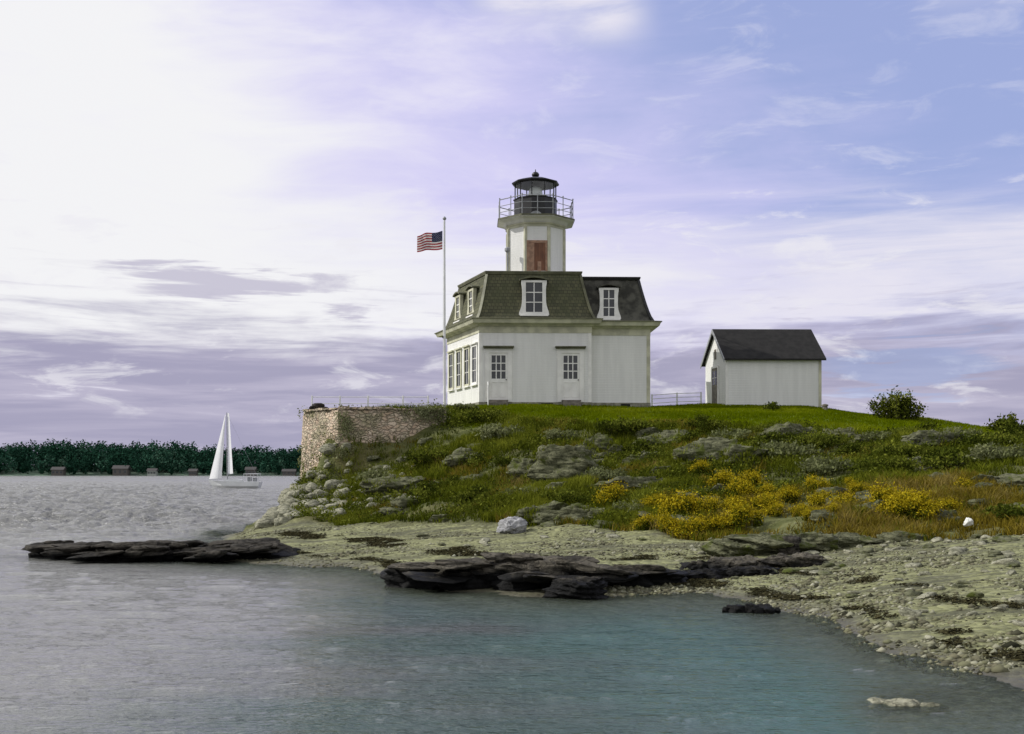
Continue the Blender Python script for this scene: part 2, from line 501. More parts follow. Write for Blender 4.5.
gx = grid_axis(-16, 32, .13, 60)
gy = np.concatenate([np.arange(4, 10, .4), np.arange(10, 54, .12), np.arange(54, 66, .4), np.arange(66, 100, 2.0)])
GX, GY = np.meshgrid(gx, gy)
GZ = height(GX, GY).reshape(GX.shape)
nx, ny = len(gx), len(gy)
ii = (np.arange(ny - 1)[:, None] * nx + np.arange(nx - 1)[None, :]).ravel()
faces = np.stack([ii, ii + 1, ii + nx + 1, ii + nx], 1)
bank_, lawn_, pxg = zones(GX.ravel(), GY.ravel())


def mat_ground():
    m = bpy.data.materials.new('island_ground'); m.use_nodes = True
    t = NT(m.node_tree); b = t.n['Principled BSDF']
    geo = t.new('ShaderNodeNewGeometry'); pos = geo.outputs['Position']
    A = lambda n: t.new('ShaderNodeAttribute', attribute_name=n).outputs['Fac']
    v = t.new('ShaderNodeTexVoronoi', feature='F1'); t.l.new(pos, v.inputs['Vector']); v.inputs['Scale'].default_value = 9
    sc = t.new('ShaderNodeSeparateColor'); t.l.new(v.outputs['Color'], sc.inputs[0])
    peb = t.mix(sc.outputs[0], (.10, .103, .045, 1), (.27, .275, .135, 1))
    n1 = t.noise(t.vscale(pos, (.35, 1.6, 1)), 1.0, 8, .7); n2 = t.noise(pos, 5, 6, .7)
    peb = t.mix(t.ramp(n1, .46, .60), peb, (.085, .085, .05, 1))
    peb = t.mix(t.ramp(n2, .5, .7, 0, .7), peb, (.24, .24, .15, 1))
    z = t.new('ShaderNodeSeparateXYZ'); t.l.new(pos, z.inputs[0])
    hw = t.math('ADD', z.outputs[2], t.math('MULTIPLY', t.math('SUBTRACT', n1, .5), .16))
    peb = t.mix(t.ramp(hw, -.02, .13, .85, 0), peb, (.075, .068, .055, 1))
    peb = t.mix(t.ramp(z.outputs[2], -.01, -.05), peb, t.mix(t.ramp(n2, .4, .6), (.10, .10, .075, 1), (.3, .29, .24, 1)))
    peb = t.mix(t.ramp(z.outputs[2], -.08, -.6), peb, (.06, .12, .10, 1))
    soil = t.mix(t.ramp(n1, .4, .6), (.06, .068, .018, 1), (.13, .135, .05, 1))
    soil = t.mix(t.ramp(t.noise(pos, .5, 5), .5, .62, 0, .5), soil, (.12, .10, .04, 1))
    lawn = t.mix(t.ramp(t.noise(pos, .9, 6, .6), .35, .65), (.08, .115, .002, 1), (.13, .17, .004, 1))
    c = t.mix(A('bank'), peb, soil); c = t.mix(A('lawn'), c, lawn)
    t.l.new(c, b.inputs['Base Color']); b.inputs['Specular IOR Level'].default_value = .25
    t.l.new(t.ramp(hw, -.05, .15, .45, .92), b.inputs['Roughness'])
    bn = t.new('ShaderNodeBump'); bn.inputs['Strength'].default_value = .7; bn.inputs['Distance'].default_value = .05
    t.l.new(t.math('ADD', t.math('MULTIPLY', v.outputs['Distance'], -.8), n2), bn.inputs['Height']); t.l.new(bn.outputs[0], b.inputs['Normal'])
    return m


o = np_mesh('ground', np.stack([GX.ravel(), GY.ravel(), GZ.ravel()], 1), faces, mat_ground(), smooth=True, attr={'bank': bank_, 'lawn': lawn_})
tag(o, 'island ground with gravel beach, weedy bank and green lawn', 'ground', kind='structure')

# ------------------------------------------------------------------ water
az = np.concatenate([np.linspace(-80, -32, 40), np.linspace(-31.5, 31.5, 560), np.linspace(32, 80, 40)])
rr = [2.0]
while rr[-1] < 9: rr.append(rr[-1] * 1.05)
while rr[-1] < 260: rr.append(rr[-1] * 1.0045)
while rr[-1] < 26000: rr.append(rr[-1] * 1.12)
rr = np.array(rr)
tg = np.tan(np.radians(az))
WX = rr[:, None] * np.clip(tg, -6, 6)[None, :]; WY = np.repeat(rr[:, None], len(az), 1)
x = WX.ravel(); y = WY.ravel()
rough_sea = np.clip((y - 30) / 22, 0, 1)
lee = np.clip((x + 14 + (y - 34) * .25) / 10, 0, 1)
amp = (.026 + .012 * np.clip((y - 8) / 25, 0, 1)) + .34 * rough_sea * (1 - .6 * lee)
amp = amp * np.clip((420 - y) / 250, 0, 1)
w = fbm(p3(x * .8 + .12 * y, y * 1.9), 4, 101, .6)
w2 = fbm(p3(x * .18, y * .42), 2, 131)
wz = amp * (w * 1.1 + w2 * .5) - .0
depth = -height(x, y)
depth = np.where(y > 110, 3, depth)
nxw = len(az); nyw = len(rr)
ii = (np.arange(nyw - 1)[:, None] * nxw + np.arange(nxw - 1)[None, :]).ravel()
fw = np.stack([ii, ii + 1, ii + nxw + 1, ii + nxw], 1)


def mat_water():
    m = bpy.data.materials.new('sea_water'); m.use_nodes = True
    t = NT(m.node_tree); b = t.n['Principled BSDF']; out = t.n['Material Output']
    pos = t.new('ShaderNodeNewGeometry').outputs['Position']
    s = t.new('ShaderNodeSeparateXYZ'); t.l.new(pos, s.inputs[0])
    dep = t.new('ShaderNodeAttribute', attribute_name='depth').outputs['Fac']
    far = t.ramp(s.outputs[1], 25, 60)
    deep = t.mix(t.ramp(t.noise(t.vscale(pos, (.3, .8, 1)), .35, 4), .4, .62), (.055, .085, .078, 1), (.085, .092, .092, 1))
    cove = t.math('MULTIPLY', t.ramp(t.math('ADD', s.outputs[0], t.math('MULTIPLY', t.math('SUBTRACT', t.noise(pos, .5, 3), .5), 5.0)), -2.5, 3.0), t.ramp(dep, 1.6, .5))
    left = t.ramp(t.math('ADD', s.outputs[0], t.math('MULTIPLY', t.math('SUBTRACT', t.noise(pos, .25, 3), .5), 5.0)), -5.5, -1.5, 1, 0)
    deep = t.mix(left, deep, (.20, .20, .195, 1))  # paler on the left: bright sky reflection put into the base colour
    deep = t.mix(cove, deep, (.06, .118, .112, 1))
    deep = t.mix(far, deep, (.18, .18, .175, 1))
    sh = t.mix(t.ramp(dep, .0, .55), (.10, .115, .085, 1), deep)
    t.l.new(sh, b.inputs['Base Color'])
    b.inputs['IOR'].default_value = 1.333; b.inputs['Specular IOR Level'].default_value = .5
    t.l.new(t.math('ADD', t.math('MULTIPLY', far, .12), .07), b.inputs['Roughness'])
    n1 = t.noise(t.vscale(pos, (.8, 2.2, 1)), 1.7, 4, .6, .3); n2 = t.noise(t.vscale(pos, (1, 2.6, 1)), 5.5, 3, .55)
    n3 = t.noise(t.vscale(pos, (.5, 1.6, 1)), .6, 3)
    n4 = t.noise(t.vscale(pos, (1, 2.4, 1)), 13, 3, .55)
    h = t.math('ADD', t.math('ADD', t.math('ADD', t.math('MULTIPLY', n4, .008), t.math('MULTIPLY', n1, t.math('ADD', .05, t.math('MULTIPLY', far, .10)))), t.math('MULTIPLY', n2, .032)), t.math('MULTIPLY', n3, .06))
    bn = t.new('ShaderNodeBump'); bn.inputs['Strength'].default_value = 1.0; bn.inputs['Distance'].default_value = 1.7
    t.l.new(h, bn.inputs['Height']); t.l.new(bn.outputs[0], b.inputs['Normal'])
    tr = t.new('ShaderNodeBsdfTransparent'); tr.inputs[0].default_value = (.80, .88, .84, 1)
    al = t.math('SUBTRACT', 1.0, t.math('POWER', 2.718, t.math('MULTIPLY', t.math('MAXIMUM', dep, 0.0), -5.5)))
    fr = t.new('ShaderNodeFresnel'); fr.inputs[0].default_value = 1.333; t.l.new(bn.outputs[0], fr.inputs['Normal'])
    al = t.math('MAXIMUM', al, fr.outputs[0])
    mx = t.new('ShaderNodeMixShader'); t.l.new(al, mx.inputs[0]); t.l.new(tr.outputs[0], mx.inputs[1]); t.l.new(b.outputs[0], mx.inputs[2])
    t.l.new(mx.outputs[0], out.inputs[0])
    return m


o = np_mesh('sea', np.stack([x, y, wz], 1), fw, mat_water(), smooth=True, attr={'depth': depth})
tag(o, 'choppy grey sea water around the island', 'sea', kind='structure')

# ------------------------------------------------------------------ rocks
_ico = {}


def ico(n):
    if n not in _ico:
        bm = bmesh.new(); bmesh.ops.create_icosphere(bm, subdivisions=n, radius=1)
        _ico[n] = (np.array([v.co[:] for v in bm.verts]), np.array([[v.index for v in f.verts] for f in bm.faces])); bm.free()
    return _ico[n]


def rock_lump(c, dims, rz=0.0, seed=0, sub=5, blocky=.55, rough=.22, strata=0.0, thick=.12, tilt=.15, fine=.11, dip=(0, 0)):
    V, Fc = ico(sub)
    d = V / (np.sum(np.abs(V) ** (2 / blocky), 1) ** (blocky / 2))[:, None]
    big = fbm(V * 1.3 + seed * 7.1, 4, seed)
    V2 = d * (1 + rough * big)[:, None]
    rs_ = np.random.default_rng(seed + 77)
    for k in range(16):
        q = rs_.normal(size=3); q[2] *= .8; q /= np.linalg.norm(q)
        ex = V2 @ q - rs_.uniform(.62, .95) * (1 + .08 * vnoise(V2 * 3 + k, seed))
        V2 = V2 - np.maximum(ex, 0)[:, None] * q[None, :] * .93
    P = V2 * np.array(dims) * .56
    sc = float(np.mean(dims))
    if strata:
        s = (P[:, 2] + tilt * P[:, 0] - tilt * .5 * P[:, 1]) / thick + fbm(P * .9 / sc + seed, 3, seed + 4) * .7
        l = np.floor(s); fr = s - l
        k = _hash(l, np.full_like(l, seed), np.zeros_like(l)) - .5
        k = k + (_hash(l, np.floor(P[:, 0] / sc * 5), np.zeros_like(l), seed) - .5) * .5
        g = 1 + strata * k * np.clip(1.4 - np.abs(fr - .5) * 1.2, 0, 1)
        P[:, 0] *= g; P[:, 1] *= g
        P[:, 2] -= thick * .35 * (fr - .5)
    n = fbm(P / sc * 6 + seed * 3.3, 5, seed + 9, .65) - .5 * np.abs(fbm(P / sc * 3 + seed * 1.3, 4, seed + 19, .6))
    P = P + (V * (n * fine * sc)[:, None])
    c_, s_ = math.cos(rz), math.sin(rz)
    P[:, 2] += dip[0] * P[:, 0] + dip[1] * P[:, 1]
    R = np.array([[c_, s_, 0], [-s_, c_, 0], [0, 0, 1]])
    return P @ R + np.array(c), Fc


ROCKV = []


def rock(name, lumps, m, label, cat='rock', group=None, **kw):
    Vs = []; Fs = []; n = 0
    for L in lumps:
        V, Fc = rock_lump(**{**kw, **L})
        Vs.append(V); Fs.append(Fc + n); n += len(V)
    V = np.concatenate(Vs); base = np.array([V[:, 0].mean(), V[:, 1].mean(), V[:, 2].min()])
    if name == 'rock_outcrop': ROCKV.append(V[V[:, 2] > np.percentile(V[:, 2], 35)])
    o = np_mesh(name, V, np.concatenate(Fs), m, origin=base)
    return tag(o, label, cat, group)


def gpt(px, Y, dz=0.0):
    x = (px - CX) * Y / F
    return (x, Y, hz(x, Y) + dz)


def wl(px, py):                 # a point on the water surface
    Y = S(py); return ((px - CX) * Y / F, Y, 0.0)


# the long black ledge on the left
R_ = random.Random(3)
def slab_ledge(x0, x1, yf, depth, top, n, seed, dip, m, label):
    """a tilted pile of thin cracked slabs; yf(u) front edge, depth(u), top(u) with u along the ledge"""
    rg = random.Random(seed); L = []
    for k in range(n):
        u = (k + rg.random()) / n; v = rg.random() ** .8
        x_ = x0 + (x1 - x0) * u
        hgt_ = top(u) * (math.sin(math.pi * min(1, .18 + v * .8)) ** .7)
        ln = rg.uniform(.5, 1.5); th_ = rg.uniform(.09, .22)
        L.append(dict(c=(x_, yf(u) + v * depth(u), hgt_ * rg.uniform(.55, 1.0) - th_ * .35), dims=(ln, ln * rg.uniform(.4, .7), th_), rz=rg.uniform(-.3, .3), seed=seed * 50 + k,
                      dip=(dip + rg.uniform(-.06, .06), rg.uniform(-.08, .14)), sub=4))
    for k in range(n // 4):                       # solid core so that no daylight shows through the pile
        u = (k + .5) / (n // 4)
        L.append(dict(c=(x0 + (x1 - x0) * u, yf(u) + depth(u) * .6 + .1, top(u) * .2), dims=(1.2, depth(u) * .6 + .2, top(u) * .9 + .1), seed=seed + 900 + k, sub=4, blocky=.5, strata=.25, thick=.08))
    return rock('rock_ledge', L, m, label, 'rock ledge', blocky=.38, rough=.22, fine=.05)


slab_ledge(-13.15, -6.5, lambda u: 30.6 - 2.2 * min(1, u * 2.6) + 1.5 * max(0, u - .7), lambda u: .4 + 2.9 * min(1, u * 1.5), lambda u: .18 + .4 * math.sin(math.pi * min(.8, .1 + u * 1.0)) ** .6, 96, 3, .05, M['black_ledge'], 'long low black rock ledge reaching into the water on the left')
# the ledge at the middle of the shore
slab_ledge(-2.25, 3.2, lambda u: 22.2 - .9 * math.sin(math.pi * u), lambda u: .7 + 1.5 * math.sin(math.pi * min(1, .1 + u * .85)), lambda u: .26 + .5 * math.sin(math.pi * min(1, .1 + u * .85)) ** .8, 78, 5, -.06, M['ledge'], 'broad dark rock ledge at the waterline in the middle of the beach')
p = wl(578, 598)
rock('boulder', [dict(c=(p[0], p[1] - .05, .1), dims=(1.15, .7, .5), seed=77, rz=.1)], M['ledge'], 'grey striped boulder lying in front of the broad dark ledge', 'boulder', strata=.3, thick=.05, rough=.25)
p = wl(752, 612)
rock('rock_cluster', [dict(c=(p[0] + a, p[1] + b, .02), dims=(s, s * .7, s * .55), seed=i + 5, rz=i) for i, (a, b, s) in enumerate([(-.25, 0, .35), (0, .05, .42), (.25, -.03, .38), (.1, -.1, .22), (-.42, .05, .2), (.42, 0, .16)])],
     M['black_ledge'], 'small black rock cluster alone in the shallow water right of the ledge', 'rocks', strata=.2, rough=.3, sub=4, thick=.05)
rock('rock_ledge', [dict(c=gpt(735, 26.2, .12), dims=(1.5, 1.1, .5), seed=4), dict(c=gpt(772, 26.4, .16), dims=(1.7, 1.2, .62), seed=14, rz=.2), dict(c=gpt(805, 26.7, .14), dims=(1.2, 1, .5), seed=24), dict(c=gpt(845, 26.8, .05), dims=(1.5, .8, .35), seed=3)],
     M['rock'], 'low grey and black rock ledge below the orange grass on the beach', 'rock ledge', strata=.3, thick=.09, rough=.25)
rock('boulder', [dict(c=gpt(790, 26.0, .14), dims=(.62, .5, .42), seed=34)], M['black_ledge'], 'black squarish boulder against the low ledge below orange grass', 'boulder', rough=.2, strata=.2)
rock('rock_ledge', [dict(c=gpt(700 + k * 26, 24.6 - .1 * k, .03), dims=(1.2, .8, .34), seed=44 + k, rz=.1 * k) for k in range(5)] + [dict(c=gpt(690 + k * 24, 23.5, .0), dims=(.9, .6, .3), seed=144 + k) for k in range(4)],
     M['ledge'], 'flat wet dark ledge on the beach right of the broad ledge', 'rock ledge', strata=.3, thick=.07, rough=.3)
rock('boulder', [dict(c=gpt(513, 33.6, .12), dims=(1.0, .8, .62), seed=8)], M['pale'], 'pale grey boulder standing alone at the back of the beach', 'boulder', rough=.2, blocky=.8)
rock('boulder', [dict(c=gpt(968, 26.9, .25), dims=(.22, .2, .2), seed=9)], M['white_stone'], 'small white stone at the foot of the weedy bank on the right', 'stone', rough=.2, blocky=.8, sub=4)
p = wl(903, 703)
rock('wet_stone', [dict(c=(p[0], p[1], -.035), dims=(.55, .3, .13), seed=90), dict(c=(p[0] - .2, p[1] + .12, -.04), dims=(.35, .22, .11), seed=91), dict(c=(p[0] + .24, p[1] - .08, -.045), dims=(.34, .2, .11), seed=92)], M['rubble'], 'low wet stone just breaking the water at the lower right', 'stone', rough=.35, sub=4)
# outcrops on the bank
outs = [
    (565, 39.6, 3.2, 1.6, 1.9, .3, 'broad grey layered outcrop halfway up the bank below the house'),
    (598, 41.6, 1.6, 1.2, 1.2, .2, 'small grey outcrop at the upper right of the layered outcrop'),
    (528, 40.4, 1.4, 1.2, 1.3, .2, 'small grey outcrop at the upper left of the layered outcrop'),
    (672, 42.4, 2.2, 1.2, .9, .2, 'flat grey outcrop just under the lawn between house and shed'),
    (712, 38.2, 2.2, 1.4, 1.3, .2, 'jagged pale outcrop above the yellow goldenrod'),
    (742, 37.2, 1.6, 1.1, .9, .2, 'dark jagged outcrop right of the pale jagged outcrop'),
    (640, 36.2, 3.0, 1.2, .9, .15, 'dark low outcrop left of the goldenrod at mid bank'),
    (590, 34.5, 2.6, 1.2, .8, .15, 'dark rugged outcrop at the bank foot right of the pale boulder'),
    (545, 35.3, 1.3, 1.0, .75, .15, 'dark squat outcrop behind the pale boulder'),
    (466, 43.6, 1.5, 1.0, .9, .2, 'pale tan outcrop on the bank below the flagpole'),
    (400, 42.6, 2.8, 1.4, 1.0, .2, 'long grey outcrop in the grass below the sea wall'),
    (842, 41.2, 2.2, 1.2, .8, .1, 'grey outcrop under the lawn edge below the shed'),
    (800, 41.5, 2.6, 1.2, .9, .1, 'broad mossy outcrop under the lawn edge left of the grey one below the shed'),
    (935, 38.8, 2.8, 1.2, .7, .1, 'dark mossy outcrop on the right slope below the leafy shrub'),
    (870, 28.9, .9, .6, .6, .2, 'small dark outcrop among orange grass left of the green patch'),
    (935, 28.5, 1.2, .6, .6, .2, 'small grey outcrop right of the right-hand goldenrod'),
]
for i, (px, Y, a, b, c, dz, lab) in enumerate(outs):
    p = gpt(px, Y, dz * .3)
    L = [dict(c=p, dims=(a, b, c), seed=200 + i, rz=R_.uniform(-.3, .3))]
    for k in range(2):
        L.append(dict(c=(p[0] + R_.uniform(-.5, .5) * a, p[1] - R_.uniform(.0, .4) * b, p[2] - .1 * c), dims=(a * .55, b * .7, c * .7), seed=300 + i * 3 + k, rz=R_.uniform(-.5, .5)))
    rock('rock_outcrop', L, M['rock'], lab, 'rock outcrop', strata=.28, thick=.16, rough=.3, sub=5, tilt=R_.uniform(-.25, .25))
# rubble at the foot of the sea wall
lum = []
protos = []
for k in range(6):
    V, Fc = rock_lump((0, 0, 0), (1, .8, .7), seed=500 + k, sub=3, rough=.3, blocky=.7, fine=.05)
    me_o = np_mesh('boulder', V, Fc, M['rubble'])
    tag(me_o, 'rough pale boulder in the rubble at the foot of the sea wall', 'boulder', 'rubble below the sea wall')
    protos.append(me_o)
placed = 0
for k in range(330):
    px = R_.uniform(262, 420); Y = R_.uniform(40.5, 48.5)
    if px < 300 and Y > 40.5 + (px - 256) * .24: continue
    if Y > 49 - abs(px - 325) * .035 and px > 335: continue
    if R_.random() > .98 - max(0, (px - 340)) / 110: continue
    x_ = (px - CX) * Y / F; s = R_.uniform(.2, .8) * (1.1 if px < 345 else .8)
    src = protos[k % 6]
    o = src if placed < 6 and src.location.length == 0 else src.copy()
    if o is not src: COL.objects.link(o)
    o.location = (x_, Y, hz(x_, Y) + .08 * s); o.scale = (s, s, s * R_.uniform(.7, 1)); o.rotation_euler = (R_.uniform(-.3, .3), R_.uniform(-.3, .3), R_.uniform(0, 6))
    placed += 1
protos = []
for k in range(5):
    V, Fc = rock_lump((0, 0, 0), (1.3, .8, .7), seed=700 + k, sub=4, rough=.35, blocky=.6, strata=.25, thick=.12, fine=.12)
    o = np_mesh('boulder', V, Fc, M['rock'])
    tag(o, 'jagged grey rock half buried in the weeds of the bank', 'rock', 'jagged rocks among the weeds'); protos.append(o)
cnt = 0
while cnt < 125:
    px = R_.uniform(345, 1030); f_ = float(np.interp(px, *FOOT)); l_ = float(np.interp(px, *LAWN))
    Y = f_ + (l_ - f_) * R_.random() * .95 + .2; x_ = (px - CX) * Y / F
    if float(fbm(np.array([[x_ * .45, Y * .9, 0]]), 3, 444)[0]) < .02: continue
    s = R_.uniform(.3, .85); src = protos[cnt % 5]; o = src if cnt < 5 else src.copy()
    if cnt >= 5: COL.objects.link(o)
    o.location = (x_, Y, hz(x_, Y) + .02); o.scale = (s * 1.2, s, s * .9); o.rotation_euler = (R_.uniform(-.25, .25), R_.uniform(-.25, .25), R_.uniform(-.6, .6)); cnt += 1
# stones on the beach
protos = []
for k in range(5):
    V, Fc = rock_lump((0, 0, 0), (1, .75, .5), seed=600 + k, sub=3, rough=.25, blocky=.75, fine=.04)
    o = np_mesh('beach_stone', V, Fc, M['rock'] if k % 2 else M['rubble'])
    tag(o, 'weathered stone lying loose on the gravel beach', 'stone', 'loose stones on the beach'); protos.append(o)
cnt = 0
while cnt < 190:
    px = R_.uniform(330, 1040) if R_.random() < .35 else R_.uniform(690, 1040)
    fy = np.interp(px, *FOOT); sy = np.interp(px, [330, 400, 600, 700, 800, 850, 900, 1040], [27.7, 24, 21.5, 21.8, 18.8, 15.7, 14.3, 12])
    u = R_.random() ** .7
    Y = sy + (fy + .6 - sy) * (.04 + .96 * u)
    x_ = (px - CX) * Y / F; s = R_.uniform(.08, .2) * (1.0 + 1.6 * R_.random() ** 4) * (1 + u * .5)
    src = protos[cnt % 5]
    o = src if cnt < 5 else src.copy()
    if cnt >= 5: COL.objects.link(o)
    o.location = (x_, Y, hz(x_, Y) + .03 * s); o.scale = (s * 1.2, s, s * .9); o.rotation_euler = (R_.uniform(-.2, .2), R_.uniform(-.2, .2), R_.uniform(0, 6)); cnt += 1
# pebbles: past counting
N = 70000
pxs = RNG.uniform(235, 1330, N); u = RNG.random(N)
sy = np.interp(pxs, [235, 300, 345, 400, 600, 700, 800, 850, 900, 1060, 1330], [29.5, 27.6, 27.6, 23.5, 20.8, 21.5, 18.5, 15.3, 13.9, 11.4, 8.2])
fy = np.interp(pxs, *FOOT) + 1.0
Ys = sy + (fy - sy) * u ** 1.1; Xs = (pxs - CX) * Ys / F
dens = fbm(p3(Xs * .5, Ys * 1.1), 4, 77) + RNG.uniform(-.35, .35, N)
k_ = dens > -.02; Xs = Xs[k_]; Ys = Ys[k_]; n = len(Xs)
Zs = height(Xs, Ys)
oct_v = np.array([(1, 0, 0), (0, 1, 0), (-1, 0, 0), (0, -1, 0), (.1, .1, 1), (0, 0, -.6)], float)
oct_f = np.array([(0, 1, 4), (1, 2, 4), (2, 3, 4), (3, 0, 4), (1, 0, 5), (2, 1, 5), (3, 2, 5), (0, 3, 5)])
sz = .8 * (.015 + .07 * RNG.random(n) ** 4) * (1 + .5 * np.clip(fbm(p3(Xs * .9, Ys * .9), 3, 511) * 2, -.7, 1)); an = RNG.uniform(0, 6.28, n)
asp = np.stack([sz * RNG.uniform(.8, 1.6, n), sz * RNG.uniform(.7, 1.1, n), sz * RNG.uniform(.4, .8, n)], 1)
L = oct_v[None] * asp[:, None, :] * (1 + RNG.uniform(-.25, .25, (n, 6, 1)))
ca, sa = np.cos(an)[:, None], np.sin(an)[:, None]
PV = np.stack([L[..., 0] * ca - L[..., 1] * sa + Xs[:, None], L[..., 0] * sa + L[..., 1] * ca + Ys[:, None], L[..., 2] + Zs[:, None]], -1).reshape(-1, 3)
PF = (oct_f[None] + (np.arange(n) * 6)[:, None, None]).reshape(-1, 3)
o = np_mesh('pebbles', PV, PF, M['pebble'], attr={'tint': np.repeat(RNG.random(n), 6)})
tag(o, 'olive grey pebbles covering the beach', 'pebbles', kind='stuff')


WX_ = RNG.uniform(-9, 14, 160000); WY_ = RNG.uniform(12, 38, 160000); WH = height(WX_, WY_)
wn = fbm(p3(WX_ * .5, WY_ * .5), 4, 301)
ok = (np.abs(WH - .30 - wn * .12) < .022) & (fbm(p3(WX_ * 1.1, WY_ * 1.1), 3, 302) > -.05)
ok |= (np.abs(WH - .10 - wn * .06) < .014) & (fbm(p3(WX_ * 1.1, WY_ * 1.1), 3, 303) > .05)
WRACK = np.stack([WX_[ok], WY_[ok], WH[ok] + .012], 1)
# ------------------------------------------------------------------ foliage builders
def blades(P, hgt, wid, lean, tint, n_per, spread, seg=2):
    """tufts of tapering blades; P (n,3) roots, hgt (n,)"""
    n = len(P); k = n * n_per
    R = np.repeat(P, n_per, 0); h = np.repeat(hgt, n_per) * RNG.uniform(.55, 1.15, k)
    a = RNG.uniform(0, 6.28, k); r = RNG.random(k) ** .5 * np.repeat(spread, n_per)
    R = R + np.stack([np.cos(a) * r, np.sin(a) * r, np.zeros(k)], 1)
    b = RNG.uniform(0, 6.28, k); d = np.stack([np.cos(b), np.sin(b), np.zeros(k)], 1)
    c = RNG.uniform(0, 6.28, k); s = np.stack([np.cos(c), np.sin(c), np.zeros(k)], 1) * (wid * RNG.uniform(.6, 1.3, k))[:, None]
    ln = lean * RNG.uniform(.2, 1.2, k) * h
    up = np.array([0, 0, 1.0])
    mid = R + up * (h * .6)[:, None] + d * (ln * .35)[:, None]
    tip = R + up * h[:, None] + d * ln[:, None]
    V = np.stack([R - s, R + s, mid - s * .7, mid + s * .7, tip], 1).reshape(-1, 3)
    base = (np.arange(k) * 5)[:, None]
    Ft = np.concatenate([base + np.array([[0, 1, 3]]), base + np.array([[0, 3, 2]]), base + np.array([[2, 3, 4]])], 0)
    tt = np.clip(np.repeat(tint, n_per) + RNG.normal(0, .16, k), 0, 1)
    return V, Ft, np.repeat(tt, 5)


def leaves(C, size, tint, flat=0.0):
    """diamond leaves at centres C"""
    k = len(C)
    a = RNG.normal(size=(k, 3)); a /= np.linalg.norm(a, axis=1)[:, None]
    b = RNG.normal(size=(k, 3)); b[:, 2] *= (1 - flat)
    b -= a * np.sum(a * b, 1)[:, None]; b /= np.linalg.norm(b, axis=1)[:, None] + 1e-9
    s = size * RNG.uniform(.6, 1.35, k)
    A = a * s[:, None]; B = b * (s * .5)[:, None]
    V = np.stack([C - A, C + B, C + A, C - B], 1).reshape(-1, 3)
    Fq = (np.arange(k) * 4)[:, None] + np.array([[0, 1, 2, 3]])
    return V, Fq, np.repeat(np.clip(tint, 0, 1), 4)


def scatter(n, pxr, f_lo, f_hi, seed_mask=None):
    px = RNG.uniform(pxr[0], pxr[1], n); u = RNG.random(n)
    lo = f_lo(px); hi = f_hi(px)
    Y = lo + (hi - lo) * u
    X = (px - CX) * Y / F
    return X, Y, px


C = np.repeat(WRACK, 5, 0) + RNG.normal(size=(len(WRACK) * 5, 3)) * np.array([.09, .05, .006])
V, Fq, tt = leaves(C, .05, RNG.random(len(C)))
V[:, 2] = height(V[:, 0], V[:, 1]) + .012 + RNG.random(len(V)) * .03
tag(np_mesh('seaweed', V, Fq, mat('dried_seaweed', (.03, .028, .014), .8, .2, 3, tint=[(.012, .011, .007), (.035, .032, .016), (.07, .062, .03)]), attr={'tint': tt}), 'dark dried seaweed stranded in lines along the beach', 'seaweed', kind='stuff')
foot_f = lambda p: np.interp(p, *FOOT); lawn_f = lambda p: np.interp(p, *LAWN)
# lawn
X, Y, px = scatter(50000, (306, 1250), lambda p: lawn_f(p) - .5, lambda p: lawn_f(p) * 0 + 56)
inhouse = (X > -3.6) & (X < 7) & (Y > 51.9)
X, Y = X[~inhouse], Y[~inhouse]
P = np.stack([X, Y, height(X, Y) - .01], 1)
tn = .5 + fbm(p3(X * .4, Y * .4), 4, 55) * .7
V, Ft, tt = blades(P, np.full(len(P), .11), .012, .5, tn, 5, np.full(len(P), .12))
tag(np_mesh('lawn_grass', V, Ft, M['grass'], attr={'tint': tt}), 'short bright green grass of the lawn', 'grass', kind='stuff')
# weeds on the bank
X, Y, px = scatter(38000, (262, 1320), lambda p: foot_f(p) + .1, lambda p: lawn_f(p) + .9)
m_ = fbm(p3(X * .55, Y * .55), 4, 66)
keep = (m_ + RNG.uniform(-.35, .35, len(X)) > -.16) & ~((px < 340) & (Y < 47.5) & (RNG.random(len(X)) < .93)) & ~((px < 302))
keep &= ~((px < 345) & (Y > 46))
keep &= ~((px > 335) & (px < 440) & (Y > 48.5) & (Y < 49.3))
dryz = np.clip((px - 690) / 70, 0, 1) * np.clip((34 - (px - 700) * .006 - Y) / 1.2, 0, 1)
isdry = RNG.random(len(X)) < dryz * .92
orange = (fbm(p3(X * .6, Y * .6), 3, 88) > .24) & (RNG.random(len(X)) < .62)
isdry |= orange
Z = height(X, Y)
hg = .17 + .22 * np.clip(m_ + .5, 0, 1)
tn = np.clip(.42 + m_ * .75 + fbm(p3(X * 2, Y * 2), 2, 70) * .3, 0, 1)
for nm, sel, mm, lab in (('weeds', keep & ~isdry, M['weed'], 'tangled green weeds and long grass on the bank'), ('dry_grass', keep & isdry, M['dry'], 'orange brown dry grass on the bank')):
    P = np.stack([X[sel], Y[sel], Z[sel] - .02], 1); hh_ = hg[sel]; t2 = tn[sel]
    if nm == 'weeds':
        RV = np.concatenate(ROCKV); RV = RV[fbm(RV * 1.4, 3, 912) > .12]; RV = RV[RNG.integers(0, len(RV), 1500)]
        P = np.concatenate([P, RV - np.array([0, 0, .05])]); hh_ = np.concatenate([hh_, np.full(len(RV), .18)]); t2 = np.concatenate([t2, RNG.uniform(.3, .8, len(RV))])
    V, Ft, tt = blades(P, hh_, .014, .8, t2, 9, np.full(len(P), .2))
    tag(np_mesh(nm, V, Ft, mm, attr={'tint': tt}), lab, 'weeds' if nm == 'weeds' else 'grass', kind='stuff')
